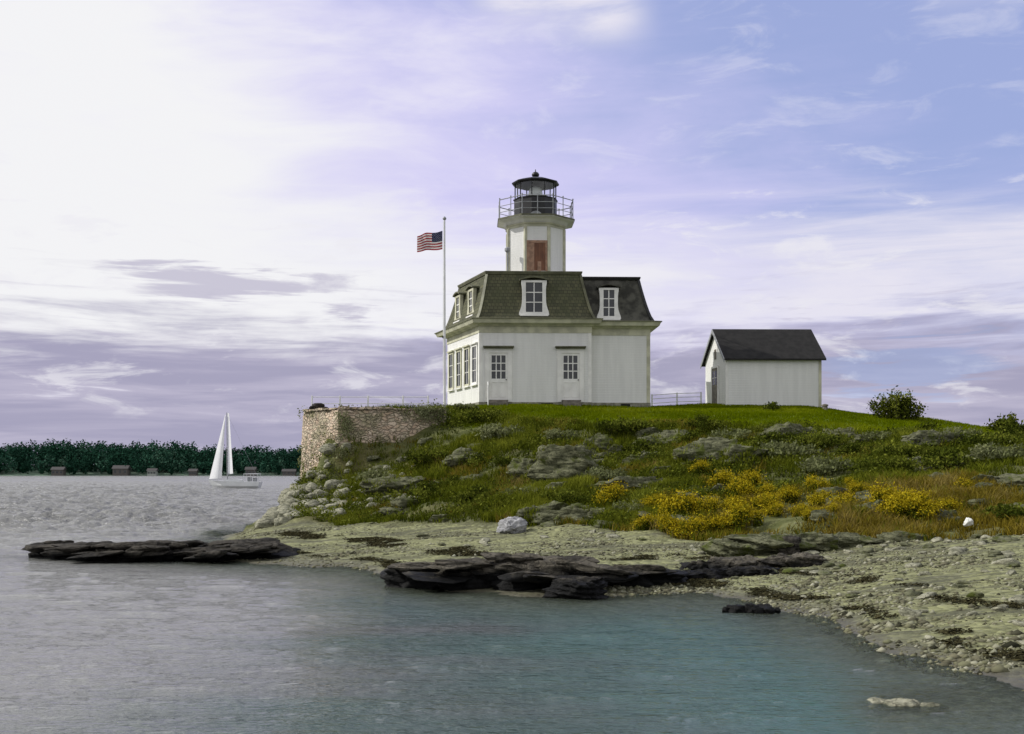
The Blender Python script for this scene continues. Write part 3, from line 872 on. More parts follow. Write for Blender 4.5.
# broad-leaved ground cover between the weeds
X, Y, px = scatter(11000, (300, 1320), lambda p: foot_f(p) + .5, lambda p: lawn_f(p) + .6)
m_ = fbm(p3(X * .7, Y * .7), 4, 166)
sel = (m_ > -.02) & ~((px > 335) & (px < 440) & (Y > 47.2) & (Y < 49.3)) & ~((px > 700) & (Y < 33.2))
X, Y, m_ = X[sel], Y[sel], m_[sel]
n_per = 26
C = np.repeat(np.stack([X, Y, height(X, Y) + .1], 1), n_per, 0) + RNG.normal(size=(len(X) * n_per, 3)) * np.array([.2, .2, .1])
V, Fq, tt = leaves(C, .05, np.repeat(.35 + m_ * .9, n_per) + RNG.normal(0, .2, len(C)))
tag(np_mesh('ground_cover', V, Fq, M['leaf'], attr={'tint': tt}), 'dark leafy ground cover on the bank', 'ground cover', kind='stuff')


def bush(name, loc, rad, hgt, n_leaf, leaf, m, label, cat, group=None, n_clump=14, upright=False, seed=0, floret=None):
    rg = np.random.default_rng(seed + 1000)
    root = thing(name, loc, label, cat, group)
    L = np.array(loc)
    cl = []
    st = MB()
    for k in range(n_clump):
        a = rg.uniform(0, 6.28); r = rad * rg.random() ** .6 * .95
        zt = hgt * rg.uniform(.5, 1.0) * (1 - .45 * (r / rad) ** 2)
        top = L + np.array([math.cos(a) * r, math.sin(a) * r, zt])
        bs = L + np.array([math.cos(a) * r * (.6 if upright else .3), math.sin(a) * r * (.6 if upright else .3), -.1])
        st.tube(bs, top, .018 * hgt + .004, .004, 5)
        cl.append((bs, top))
    C = []; T = []
    per = n_leaf // n_clump
    for bs, top in cl:
        if upright:
            u = rg.random(per) ** .7
            c = bs + (top - bs) * (.08 + .95 * u)[:, None] + rg.normal(size=(per, 3)) * rad * .09
        else:
            c = top - np.array([0, 0, hgt * .12]) + rg.normal(size=(per, 3)) * np.array([rad * .2, rad * .2, hgt * .13])
            q = per // 3
            c[:q] = bs + (top - bs) * rg.random(q)[:, None] + rg.normal(size=(q, 3)) * rad * .14
        C.append(c); T.append(np.full(per, rg.uniform(.1, .85)))
    C = np.concatenate(C); T = np.concatenate(T) + rg.normal(0, .18, len(C))
    C[:, 2] = np.maximum(C[:, 2], L[2] + .01)
    V, Fq, tt = leaves(C, leaf, T)
    np_mesh('foliage', V, Fq, m, root, attr={'tint': tt})
    st.build('stem', M['stem'], root)
    if floret:
        fc = []
        for bs, top in cl:
            k = 110
            fc.append(top + rg.normal(size=(k, 3)) * np.array([rad * .27, rad * .27, hgt * .13]) + np.array([0, 0, hgt * .02]))
        fc = np.concatenate(fc)
        V, Fq, tt = leaves(fc, leaf * .62, rg.random(len(fc)))
        np_mesh('flowers', V, Fq, floret, root, attr={'tint': tt})
    return root


def gbush(name, px, Y, *a, **k):
    return bush(name, gpt(px, Y, -.03), *a, **k)


gbush('leafy_shrub', 897, 49, 1.25, 1.35, 4600, .065, M['leaf'], 'tall leafy green shrub on the lawn edge right of the shed', 'shrub', n_clump=40, upright=True, seed=1)
gbush('leafy_shrub', 1012, 48, 1.0, .85, 2400, .08, M['leaf'], 'tufted green bush at the far right end of the lawn', 'shrub', n_clump=22, upright=True, seed=2)
gbush('small_bush', 773, 50.6, .42, .42, 700, .06, M['leaf'], 'small dark bush in front of the shed wall', 'bush', seed=3)
gbush('overgrown_bush', 480, 48.6, 1.1, .75, 2200, .06, M['leaf'], 'rounded dark bush on the bank edge below the left door', 'bush', seed=4, n_clump=20)
gbush('overgrown_bush', 464, 49.9, .5, .3, 1300, .06, M['sageleaf'], 'pale green bush at the foot of the flagpole', 'bush', seed=5)
# low shrubs on the bank share one label
shp = []
for v in range(3):
    shp.append(bush('low_shrub', (0, 0, 0), .75, .55, 1500, .055, M['leaf'] if v < 2 else M['sageleaf'], 'low bushy shrub growing wild on the bank', 'shrub', 'low shrubs on the bank', seed=20 + v))
spots = [(430, 44.5), (480, 43), (500, 45.5), (505, 41.5), (455, 41), (560, 43.4), (620, 43.5), (640, 41), (610, 38.2), (660, 39.6), (690, 41.2), (735, 41.5), (765, 42), (770, 39), (790, 37.5), (820, 39), (850, 38), (880, 40.6), (900, 37),
         (925, 40.8), (960, 40.2), (985, 38), (1010, 39.5), (830, 35.5), (890, 34.5), (950, 35.2), (1000, 34.6), (560, 36.6), (480, 38.2), (520, 37.6), (575, 36), (430, 40.5), (375, 45.5), (900, 42.2), (700, 43.2), (635, 33.6), (1015, 27.2), (985, 28.2)]
for i, (px, Y) in enumerate(spots):
    x_ = (px - CX) * Y / F; s = R_.uniform(.7, 1.35)
    if i < 3:
        shp[i].location = (x_, Y, hz(x_, Y) - .05); shp[i].rotation_euler = (0, 0, R_.uniform(0, 6)); shp[i].scale = (s, s, s)
    else:
        dup(shp[i % 3], (x_, Y, hz(x_, Y) - .05), R_.uniform(0, 6), scale=s)
# goldenrod
gp = [bush('goldenrod', (0, 0, 0), .5, .75, 1300, .05, M['weed'], 'clump of yellow goldenrod at the bank foot', 'wildflower', 'goldenrod clumps on the bank', seed=40 + v, n_clump=16, upright=True, floret=M['gold']) for v in range(2)]
gs = [(668, 30.4), (690, 30.0), (716, 29.9), (744, 29.8), (681, 31.5), (706, 31.4), (735, 31.4), (738, 33.3), (750, 34.6), (766, 31.4), (722, 34.2), (655, 33.4), (700, 36.2), (615, 35.2), (893, 28.6), (905, 28.8), (918, 28.4), (888, 29.6), (912, 29.6),
      (812, 29), (832, 28.8), (800, 30.2), (845, 30.5), (775, 30.6), (790, 32.4), (860, 31.6), (822, 31.4), (838, 29.6), (872, 30.2), (930, 30.4), (948, 29.2), (962, 31), (766, 33.2), (815, 33), (850, 33), (655, 31.6), (645, 31)]
for i, (px, Y) in enumerate(gs):
    x_ = (px - CX) * Y / F; s = R_.uniform(.65, 1.2) * (1 if i < 19 else .6)
    if i < 2:
        gp[i].location = (x_, Y, hz(x_, Y) - .05); gp[i].scale = (s, s, s)
    else:
        dup(gp[i % 2], (x_, Y, hz(x_, Y) - .05), R_.uniform(0, 6), scale=s)

# ------------------------------------------------------------------ sea wall
TOP = 5.12
A_ = at(304, 0, 50.4); B_ = at(338, 0, 47.9); C_ = at(446, 0, 48.9); D_ = at(304, 0, 61)
root = thing('sea_wall', (B_.x, B_.y, 1.2), 'old pinkish stone sea wall holding up the left end of the lawn', 'wall')
line = [D_, A_, B_, C_]
V = []; Fq = []
for seg in range(3):
    a = line[seg]; b = line[seg + 1]
    fr = Frame((a.x, a.y), (b.x, b.y))
    nu = max(2, int(fr.L / .12)); nv = 36
    u = np.linspace(0, fr.L, nu); z = np.linspace(.4, TOP, nv)
    U, Zg = np.meshgrid(u, z)
    base = np.array(fr.a)[None, :] + U.reshape(-1, 1) * np.array(fr.e)[None, :]
    base[:, 2] = Zg.ravel()
    nn = fbm(base * 2.2, 4, 12) * .09 + fbm(base * 7, 2, 15) * .03 + (TOP - base[:, 2]) * .05
    edge = np.minimum(U.ravel(), fr.L - U.ravel()); nn = nn * np.clip(edge / .25, 0, 1)
    V0 = base + nn[:, None] * np.array(fr.n)[None, :]
    n0 = sum(len(q) for q in V)
    idx = (np.arange(nv - 1)[:, None] * nu + np.arange(nu - 1)[None, :]).ravel() + n0
    V.append(V0); Fq.append(np.stack([idx, idx + 1, idx + nu + 1, idx + nu], 1))
    back = base - np.array(fr.n)[None, :] * .7
    n0 += len(V0); idx = (np.arange(nv - 1)[:, None] * nu + np.arange(nu - 1)[None, :]).ravel() + n0
    V.append(back); Fq.append(np.stack([idx + nu, idx + nu + 1, idx + 1, idx], 1))
    t0 = n0 - len(V0) + (nv - 1) * nu; t1 = n0 + (nv - 1) * nu; j = np.arange(nu - 1)
    Fq.append(np.stack([t0 + j, t0 + j + 1, t1 + j + 1, t1 + j], 1))
np_mesh('wall_face', np.concatenate(V), np.concatenate(Fq), M['masonry'], root)
mb = MB()
cap = R_
for seg in range(1, 3):
    a = line[seg]; b = line[seg + 1]; fr = Frame((a.x, a.y), (b.x, b.y)); u = 0.05
    while u < fr.L - .2:
        w_ = min(cap.uniform(.4, .85), fr.L - u)
        mb.fbox(fr, u, u + w_ - .03, -.45, .06 + cap.uniform(0, .05), TOP + .003, TOP + cap.uniform(.05, .14)); u += w_
mb.build('coping', M['masonry'], root)
# creeper over the wall
fr = Frame((A_.x, A_.y), (B_.x, B_.y)); fr2 = Frame((B_.x, B_.y), (C_.x, C_.y))
C = []
for k in range(1100):
    f_ = fr2 if R_.random() < .88 else fr
    u_ = R_.uniform(0, f_.L); z_ = R_.uniform(1.8, 5.25)
    q = fbm(np.array([[u_ * .8, z_ * .9, f_.L]]), 3, 91)[0] - (.14 if f_ is fr2 and u_ > 1.5 else 0)
    bias = -.09 if f_ is fr2 else -.22
    if q + bias + (.12 if z_ > 4.6 else 0) + .12 * (u_ / f_.L if f_ is fr2 else 0) < .02: continue
    for j in range(18):
        C.append(f_.p(u_ + R_.gauss(0, .13), .13 + (TOP - z_) * .05 + abs(R_.gauss(0, .07)), z_ + R_.gauss(0, .12)))
C = np.array(C)
tn = .55 + fbm(C * 1.3, 3, 92) * .8
V, Fq, tt = leaves(C, .05, tn + RNG.normal(0, .15, len(C)))
tag(np_mesh('wall_creeper', V, Fq, M['sageleaf'], attr={'tint': tt}), 'pale green creeper spreading over the stone sea wall', 'creeper', kind='stuff')
p = at(316, 0, 49.9)
rock('capstone', [dict(c=(p.x, p.y + .1, TOP + .2), dims=(.7, .5, .34), seed=61), dict(c=(p.x + .25, p.y, TOP + .12), dims=(.5, .4, .2), seed=62)], M['black_ledge'], 'black loose stone block on the corner of the sea wall', 'stone', rough=.25, sub=4)


# fences
def wire_fence(pts, hgt, rails, m, label, post_r=.04):
    base = Vector(pts[0]); root = thing('wire_fence', base, label, 'fence')
    for p in pts:
        q = MB(); q.tube((p[0], p[1], p[2] - .2), (p[0], p[1], p[2] + hgt), post_r, n=6); q.build('post', m, root)
    for r in rails:
        q = MB()
        for a, b in zip(pts[:-1], pts[1:]):
            q.tube((a[0], a[1], a[2] + r), (b[0], b[1], b[2] + r), .018, n=5)
        q.build('rail', m, root)
    return root


pts = []
for px in (312, 340, 368, 403, 428):
    x_ = (px - CX) * 50.2 / F; pts.append((x_, 50.2, TOP + .02))
wire_fence(pts, .72, (.36, .66), M['white_metal'], 'thin pale wire fence along the top of the sea wall')
pts = []
for px in (652, 677, 701):
    x_ = (px - CX) * 57 / F; pts.append((x_, 57, hz(x_, 57)))
wire_fence(pts, .72, (.25, .48, .68), M['white_metal'], 'thin pale rail fence between the house and the shed')

# ------------------------------------------------------------------ the lighthouse
ZB = zf(405.5, 52)          # ground at the house
F0 = at(479.5, 0, 52); th = math.radians(2.0)
e = Vector((math.cos(th), math.sin(th))); nb = Vector((-e.y, e.x))
f0 = Vector((F0.x, F0.y)); f1 = f0 + e * 5.3; b1 = f1 + nb * 5.2; b0 = Vector((at(447.5, 0, 56.9).x, 56.9))
MAIN = [f0, f1, b1, b0]
w0 = f1 - e * 1.25 + nb * .38; w1 = f1 + e * 2.85 + nb * .38; w2 = w1 + nb * 4.4; w3 = w0 + nb * 4.4
WING = [w0, w1, w2, w3]
ZE = zf(325, 52)            # top of the walls
ZR = zf(319, 52)
ZT = zf(271.5, 52.6)
ZW = zf(277.5, 53.2)
LH = thing('lighthouse', (f0.x + 2.6, f0.y + 2.5, ZB), 'white two-block lighthouse house with mansard roofs and octagonal light tower on top', 'lighthouse')
mb = MB(); poly_rings(mb, MAIN, [(0, ZB + .16), (0, ZE)]); wall_o = mb.build('wall', M['wall'], LH)
mb = MB(); poly_rings(mb, WING, [(0, ZB + .16), (0, ZE - .03)]); mb.build('wall', M['wall'], LH)
mb = MB(); poly_rings(mb, MAIN, [(.04, ZB - .8), (.04, ZB + .165)]); poly_rings(mb, WING, [(.038, ZB - .8), (.038, ZB + .168)]); mb.build('foundation', M['found'], LH)
# frieze + cornice
for P, dz, nm in ((MAIN, 0, 'm'), (WING, -.06, 'w')):
    mb = MB(); poly_rings(mb, P, [(.03, ZE - .36 + dz), (.03, ZE - .02 + dz)]); mb.build('frieze', M['cream'], LH)
    mb = MB(); poly_rings(mb, P, [(.1, ZE - .05 + dz), (.16, ZE + .02 + dz), (.40, ZE + .06 + dz), (.46, ZE + .2 + dz), (.5, ZE + .26 + dz), (.18, ZE + .32 + dz)])
    mb.build('cornice', M['cream'], LH)
    mb = MB(); poly_rings(mb, P, [(.515, ZE + .24 + dz), (.515, ZE + .278 + dz), (.2, ZE + .335 + dz)]); mb.build('eaves_edge', M['olive_trim'], LH)
# mansard roofs: a gentle inward curve
def mansard(P, z0, z1, m):
    mb = MB(); H = z1 - z0
    prof = []
    for k in range(9):
        t = k / 8
        prof.append((.14 - .62 * (t ** .72), z0 + H * t))
    poly_rings(mb, P, prof)
    return mb.build('roof', m, LH)


R1 = mansard(MAIN, ZE + .25, ZT - .1, M['roof'])
R2 = mansard(WING, ZE + .19, ZW - .1, M['slate'])
mb = MB(); poly_rings(mb, MAIN, [(-.42, ZT - .15), (-.38, ZT - .05), (-.38, ZT), (-.6, ZT + .03)]); mb.build('roof_curb', M['olive_trim'], R1)
mb = MB(); poly_rings(mb, WING, [(-.42, ZW - .15), (-.38, ZW - .05), (-.38, ZW), (-.6, ZW + .03)]); mb.build('roof_curb', M['black'], R2)
# pale hip boards on the main roof's left corner
def hip(P, i, z0, z1, m, par, w=.06):
    mb = MB(); rs = []
    for k in range(9):
        t = k / 8; q = offset_poly(P, .155 - .62 * (t ** .72))[i]; z = z0 + (z1 - z0) * t
        rs.append([(q.x - w, q.y - w, z), (q.x + w, q.y - w, z), (q.x + w, q.y + w, z), (q.x - w, q.y + w, z)])
    mb.rings(rs); return mb.build('hip_board', m, par)


hip(MAIN, 0, ZE + .3, ZT - .16, M['cream'], R1); hip(MAIN, 1, ZE + .3, ZT - .16, M['olive_trim'], R1); hip(MAIN, 3, ZE + .3, ZT - .16, M['cream'], R1)
hip(WING, 1, ZE + .25, ZW - .16, M['black'], R2)
FR = Frame(MAIN[0], MAIN[1]); FL = Frame(MAIN[3], MAIN[0]); FW = Frame(WING[0], WING[1]); FWR = Frame(WING[1], WING[2])


def corner(fr, u, m, w=.16):
    mb = MB(); mb.fbox(fr, u, u + w, -.02, .022, ZB + .17, ZE - .37); return mb.build('corner_board', m, LH)


corner(FR, -.02, M['trim']); corner(FR, FR.L - .15, M['trim']); corner(FW, FW.L - .15, M['cream'], .17); corner(FL, FL.L - .15, M['trim'], .168)


def panes(fr, u0, u1, z0, z1, d, nu, nv, parent, rail=.028):
    mb = MB(); mb.fbox(fr, u0, u1, d - .03, d, z0, z1); mb.build('pane', M['glass'], parent)
    mb = MB()
    for i in range(1, nu):
        u = u0 + (u1 - u0) * i / nu; mb.fbox(fr, u - rail / 2, u + rail / 2, d - .01, d + .02, z0, z1)
    for j in range(1, nv):
        z = z0 + (z1 - z0) * j / nv; mb.fbox(fr, u0, u1, d - .01, d + .017, z - rail / 2, z + rail / 2)
    mb.build('glazing_bar', M['trim'], parent)


def ring_frame(mb, fr, u0, u1, z0, z1, w, d0, d1):
    mb.fbox(fr, u0 - w, u0, d0, d1, z0 - w, z1 + w); mb.fbox(fr, u1, u1 + w, d0, d1, z0 - w, z1 + w)
    mb.fbox(fr, u0, u1, d0, d1, z1, z1 + w); mb.fbox(fr, u0, u1, d0, d1, z0 - w, z0)


def door(fr, uc, w=.86, h=2.22):
    z0 = ZB + .27; z1 = z0 + h
    mb = MB(); u0, u1 = uc - w / 2, uc + w / 2
    mb.fbox(fr, u0, u1, -.02, .03, z0, z0 + 1.0)                       # lower leaf with rails
    mb.fbox(fr, u0, u0 + .1, -.02, .03, z0 + 1.0, z1); mb.fbox(fr, u1 - .1, u1, -.02, .03, z0 + 1.0, z1); mb.fbox(fr, u0 + .1, u1 - .1, -.02, .03, z1 - .12, z1)
    d = mb.build('door', M['trim'], LH)
    panes(fr, u0 + .1, u1 - .1, z0 + 1.0, z1 - .12, .005, 3, 3, d, .045)
    mb = MB()
    for a, b in ((u0 + .1, uc - .04), (uc + .04, u1 - .1)):
        ring_frame(mb, fr, a + .03, b - .03, z0 + .16, z0 + .82, .03, .03, .05)
    mb.build('panel', M['trim'], d)
    mb = MB(); mb.fbox(fr, u0 - .2, u0, .0, .07, ZB + .17, z1 + .2); mb.fbox(fr, u1, u1 + .2, .0, .07, ZB + .17, z1 + .2); mb.fbox(fr, u0, u1, .0, .068, z1, z1 + .2)
    mb.build('door_frame', M['trim'], d)
    mb = MB(); mb.fbox(fr, u0 - .26, u1 + .26, .0, .2, z1 + .2, z1 + .26); mb.fbox(fr, u0 - .3, u1 + .3, .0, .26, z1 + .262, z1 + .31); mb.build('hood', M['olive_trim'], d)
    mb = MB(); q = Vector(fr.p(u1 - .07, .06, z0 + .95)); mb.lathe((q.x, q.y), [(.01, q.z - .03), (.03, q.z), (.01, q.z + .03)], 8); mb.build('knob', M['black'], d)


def window(fr, uc, w, z0, z1, m_frame=None, nv=3, nu=2):
    mb = MB(); u0, u1 = uc - w / 2, uc + w / 2
    ring_frame(mb, fr, u0, u1, z0, z1, .11, .0, .06)
    o = mb.build('window', m_frame or M['trim'], LH)
    panes(fr, u0, u1, z0, z1, .02, nu, nv, o)
    mb = MB(); mb.fbox(fr, u0 - .16, u1 + .16, .0, .12, z0 - .17, z0 - .112); mb.build('sill', M['trim'], o)
    mb = MB(); mb.fbox(fr, u0 - .15, u1 + .15, .0, .14, z1 + .112, z1 + .18); mb.build('hood', m_frame or M['trim'], o)


def ul(px):                        # position along the front for a picture column, at the wall's own depth
    return (px - 479.5) * 52.1 / F


door(FR, ul(498.5)); door(FR, ul(570.5))
for k, u in enumerate((.75, 2.05, 3.35, 4.55)):
    window(FL, u, .62, ZB + 1.15, ZB + 2.85, M['cream'] if k < 3 else M['trim'])


def dormer(fr, uc, w, z0, z1, dface, roof_obj, m_side, m_case=None):
    m_case = m_case or M['trim']
    u0, u1 = uc - w / 2, uc + w / 2
    mb = MB(); mb.fbox(fr, u0 - .14, u1 + .14, -1.0, dface - .03, z0 - .08, z1 + .14)
    D = mb.build('dormer', m_side, LH)
    mb = MB()                                                        # casing: straight sides flaring to scrolls at the foot
    zs = np.linspace(z0 - .14, z1 + .1, 12)
    for sgn, ue in ((-1, u0), (1, u1)):
        rs = []
        for z in zs:
            t = (z - zs[0]) / (zs[-1] - zs[0]); k = .17 + .16 * math.exp(-(t / .22) ** 2) + .05 * math.exp(-((t - 1) / .15) ** 2)
            a, b = (ue - k, ue) if sgn < 0 else (ue, ue + k)
            rs.append([fr.p(a, dface + .05, z), fr.p(b, dface + .05, z), fr.p(b, dface - .12, z), fr.p(a, dface - .12, z)])
        mb.rings(rs)
    mb.fbox(fr, u0, u1, dface - .12, dface + .05, z0 - .14, z0); mb.fbox(fr, u0, u1, dface - .12, dface + .05, z1, z1 + .1)
    mb.build('casing', m_case, D)
    panes(fr, u0, u1, z0, z1, dface, 2, 3, D, .045)
    mb = MB(); rs = []
    for k in range(9):                                               # curved hood
        t = k / 8; u = u0 - .3 + (w + .6) * t; zc = z1 + .1 + .12 * math.sin(math.pi * t)
        rs.append([fr.p(u, dface + .14, zc), fr.p(u, dface + .14, zc + .07), fr.p(u, -.95, zc + .09), fr.p(u, -.95, zc)])
    mb.rings(rs); mb.build('hood', m_side if m_side is not M['roof'] else M['olive_trim'], D)
    mb = MB(); mb.fbox(fr, u0 - .28, u1 + .28, dface - .1, dface + .12, z0 - .2, z0 - .142); mb.build('sill', M['trim'], D)


dormer(FR, ul(534), .78, ZE + .62, ZE + 2.02, .02, R1, M['roof'])
dormer(FW, 1.25 + (609 - 590.5) * 52.5 / F, .52, ZE + .5, ZE + 1.75, .0, R2, M['slate'])
dormer(FL, 1.5, .5, ZE + .8, ZE + 1.85, -.12, R1, M['roof'], M['cream']); dormer(FL, 3.6, .5, ZE + .8, ZE + 1.85, -.12, R1, M['roof'], M['cream'])
# vents at the foundation
mb = MB(); mb.fbox(FR, ul(541), ul(553), .03, .05, ZB - .02, ZB + .12); mb.build('foundation_vent', M['void'], LH)
mb = MB(); mb.fbox(FW, 1.25 + 1.45, 1.25 + 1.9, .03, .05, ZB - .02, ZB + .11); mb.build('foundation_vent', M['void'], LH)


def steps(fr, uc, rail):
    mb = MB()
    for k in range(2):
        zt = ZB + .25 - k * .15
        mb.fbox(fr, uc - .45, uc + .45, .075 + k * .3, .075 + (k + 1) * .3, zt - .05, zt)
        mb.fbox(fr, uc - .43, uc + .43, .09 + k * .3, .06 + (k + 1) * .3, ZB - .1, zt - .052)
    s = mb.build('doorstep', M['wood'], LH)
    if rail:
        mb = MB(); a = fr.p(uc - .5, .12, ZB + .05); b = fr.p(uc - .5, .66, ZB - .05)
        mb.tube(a, (a[0], a[1], ZB + 1.1), .025); mb.tube(b, (b[0], b[1], ZB + .9), .025); mb.tube((a[0], a[1], ZB + 1.1), (b[0], b[1], ZB + .9), .025)
        mb.build('handrail', M['white_metal'], s)


steps(FR, ul(498.5), True); steps(FR, ul(571), False)

# tower: octagon with a flat face to the front
TC = Vector((at(535.5, 0, 54.6).x, 54.6)); n8 = 8; ph = -math.pi / 2 + math.pi / 8 + th
TR = 1.36 / math.cos(math.pi / 8)
ZG0 = zf(229, 54.6)     # underside of the gallery
ZG = zf(222.5, 54.6)
mb = MB(); mb.lathe(TC, [(TR, ZT - .4), (TR, ZG0)], 8, ph); tow = mb.build('tower', M['wall'], LH)
mb = MB()
for k in range(8):      # corner boards of the octagon
    a = ph + k * math.pi / 4; r = TR + .015
    q = (TC.x + r * math.cos(a), TC.y + r * math.sin(a)); mb.lathe(q, [(.085, ZT + .02), (.085, ZG0 - .17)], 6, a)
mb.build('corner_board', M['cream'], tow)
mb = MB(); mb.lathe(TC, [(TR + .03, ZG0 - .16), (TR + .04, ZG0 - .08), (TR + .1, ZG0 - .03), (TR + .12, ZG0 + .02)], 8, ph); mb.build('frieze', M['cream'], tow)
mb = MB(); mb.lathe(TC, [(TR + .03, ZT - .1), (TR + .08, ZT + .0), (TR + .08, ZT + .12), (TR + .02, ZT + .16)], 8, ph); mb.build('base_board', M['trim'], tow)
GR = 1.86 / math.cos(math.pi / 8)
mb = MB(); mb.lathe(TC, [(TR + .06, ZG0 + .02), (GR - .3, ZG - .16), (GR - .1, ZG - .1), (GR, ZG - .09), (GR, ZG)], 8, ph); gal = mb.build('gallery', M['trim'], LH)
mb = MB(); mb.lathe(TC, [(GR + .025, ZG - .07), (GR + .025, ZG + .012), (GR - .3, ZG + .022)], 8, ph, cap0=False); mb.build('gallery_edge', M['olive_trim'], gal)
# tower door on the front face
a = (TC.x + TR * math.cos(ph - math.pi / 4), TC.y + TR * math.sin(ph - math.pi / 4)); b = (TC.x + TR * math.cos(ph), TC.y + TR * math.sin(ph))
a = (TC.x + TR * math.cos(ph + 7 * math.pi / 4), TC.y + TR * math.sin(ph + 7 * math.pi / 4))
FT = Frame(a, b)
um = FT.L / 2
mb = MB(); mb.fbox(FT, um - .40, um + .40, .0, .04, ZT + .02, ZT + 1.5); td = mb.build('tower_door', M['brown_door'], LH)
mb = MB(); mb.fbox(FT, um - .52, um - .40, .0, .06, ZT + .02, ZT + 1.62); mb.fbox(FT, um + .40, um + .5, .0, .06, ZT + .02, ZT + 1.62); mb.fbox(FT, um - .4, um + .4, .0, .06, ZT + 1.5, ZT + 1.62); mb.build('door_frame', M['tan_wood'], td)
mb = MB(); mb.fbox(FT, um - .4, um - .14, .04, .055, ZT + .03, ZT + 1.48); mb.fbox(FT, um + .02, um + .2, .04, .06, ZT + .1, ZT + .6); mb.build('panel', M['tan_wood'], td)
# railing
for k in range(8):
    for j in (0, .5):
        a0 = ph + k * math.pi / 4; a1 = a0 + math.pi / 4; r = GR - .07
        x_ = TC.x + r * (math.cos(a0) * (1 - j) + math.cos(a1) * j); y_ = TC.y + r * (math.sin(a0) * (1 - j) + math.sin(a1) * j)
        mb = MB(); mb.tube((x_, y_, ZG), (x_, y_, ZG + .95), .022, n=6)
        mb.lathe((x_, y_), [(.01, ZG + .94), (.04, ZG + .98), (.01, ZG + 1.02)], 6)
        mb.build('railing_post', M['grey_iron'], LH)
for hr in (.3, .6, .92):
    mb = MB()
    for k in range(8):
        a0 = ph + k * math.pi / 4; a1 = a0 + math.pi / 4; r = GR - .07
        mb.tube((TC.x + r * math.cos(a0), TC.y + r * math.sin(a0), ZG + hr), (TC.x + r * math.cos(a1), TC.y + r * math.sin(a1), ZG + hr), .016 if hr < .9 else .024, n=6)
    mb.build('rail', M['grey_iron'], LH)
# lantern
LR = 1.07; Z1 = zf(200.5, 54.6); Z2 = zf(185, 54.6); Z3 = zf(178.5, 54.6); Z4 = zf(172, 54.6)
mb = MB(); mb.lathe(TC, [(LR, ZG), (LR, Z1 - .05), (LR + .05, Z1 - .03), (LR + .05, Z1), (LR - .05, Z1 + .01)], 10, ph); lan = mb.build('lantern_wall', M['black'], LH)
mb = MB(); q = Frame((TC.x - .3, TC.y - LR), (TC.x + .3, TC.y - LR)); mb.rings([[q.p(.3 + .33 * math.cos(t), d, ZG + .02 + .3 * math.sin(t)) for t in np.linspace(0, math.pi, 9)] for d in (-.02, .06)]); mb.build('hatch', M['grey_iron'], lan)
mb = MB(); mb.lathe(TC, [(LR - .06, Z1 + .01), (LR - .06, Z2)], 10, ph, cap0=False, cap1=False); mb.build('lantern_glass', M['lglass'], LH)
for k in range(10):
    mb = MB(); a0 = ph + k * math.pi / 5; x_ = TC.x + (LR - .05) * math.cos(a0); y_ = TC.y + (LR - .05) * math.sin(a0); mb.tube((x_, y_, Z1), (x_, y_, Z2 + .02), .03, n=6)
    mb.build('glazing_bar', M['black'], LH)
mb = MB(); mb.lathe(TC, [(.05, Z1 - .3), (.22, Z1 - .25), (.22, Z1 + .05), (.3, Z1 + .12), (.36, Z1 + .35), (.3, Z1 + .58), (.1, Z1 + .68)], 14); mb.build('lens', M['lens'], LH, smooth=True)
mb = MB(); mb.lathe(TC, [(LR - .02, Z2 - .04), (LR + .1, Z2), (LR + .12, Z2 + .06), (LR * .75, Z2 + .2), (.45, Z3 - .02), (.2, Z3 + .03), (.16, Z3 + .06)], 10, ph); lr = mb.build('lantern_roof', M['black'], LH)
zb = Z4 - .17
mb = MB(); mb.lathe(TC, [(.15, Z3 + .02), (.09, Z3 + .1), (.12, zb - .1), (.18, zb - .02), (.19, zb + .05), (.14, zb + .13), (.03, zb + .18), (.015, zb + .3)], 12); mb.build('ball_vent', M['black'], lr, smooth=True)
q = at(507.5, 0, 53.4); mb = MB(); mb.tube((q.x, q.y, ZT - .1), (q.x, q.y, zf(252, 53.4)), .045); mb.lathe((q.x, q.y), [(.05, zf(252, 53.4) - .03), (.14, zf(251, 53.4)), (.14, zf(248.5, 53.4)), (.05, zf(247, 53.4))], 10); mb.build('vent_pipe', M['grey_iron'], LH)

# ------------------------------------------------------------------ shed
s0 = at(726, 0, 54.5); zs = zf(404.8, 54.5)
sf0 = Vector((s0.x, s0.y)); sth = math.radians(1.0); se = Vector((math.cos(sth), math.sin(sth))); sn = Vector((-se.y, se.x))
sf1 = sf0 + se * (at(821.5, 0, 54.5).x - s0.x)
sb0 = Vector((at(705.5, 0, 57.4).x, 57.4)); sb1 = sf1 + (sb0 - sf0)
SP = [sf0, sf1, sb1, sb0]; ze = zf(356, 54.5); zr = zf(331, 56)
sh = thing('shed', ((sf0.x + sb1.x) / 2, (sf0.y + sb1.y) / 2, zs), 'small white shed with a black gable roof on the lawn', 'shed')
m0 = (sf0 + sb0) / 2; m1 = (sf1 + sb1) / 2
mb = MB()
vs = [(p.x, p.y, zs - .6) for p in SP] + [(p.x, p.y, ze) for p in SP] + [(m0.x, m0.y, zr - .06), (m1.x, m1.y, zr - .06)]
mb.add(vs, [(0, 1, 5, 4), (2, 3, 7, 6), (1, 2, 6, 9, 5), (3, 0, 4, 8, 7), (4, 5, 9, 8), (6, 7, 8, 9), (0, 3, 2, 1)]); mb.build('wall', M['wall'], sh)
mb = MB(); ov = .24; eo = .16
R0 = m0 - se * eo; R1_ = m1 + se * eo
bd = (sf0 - sb0).normalized(); half = (sf0 - sb0).length / 2; sl = (zr - ze) / half
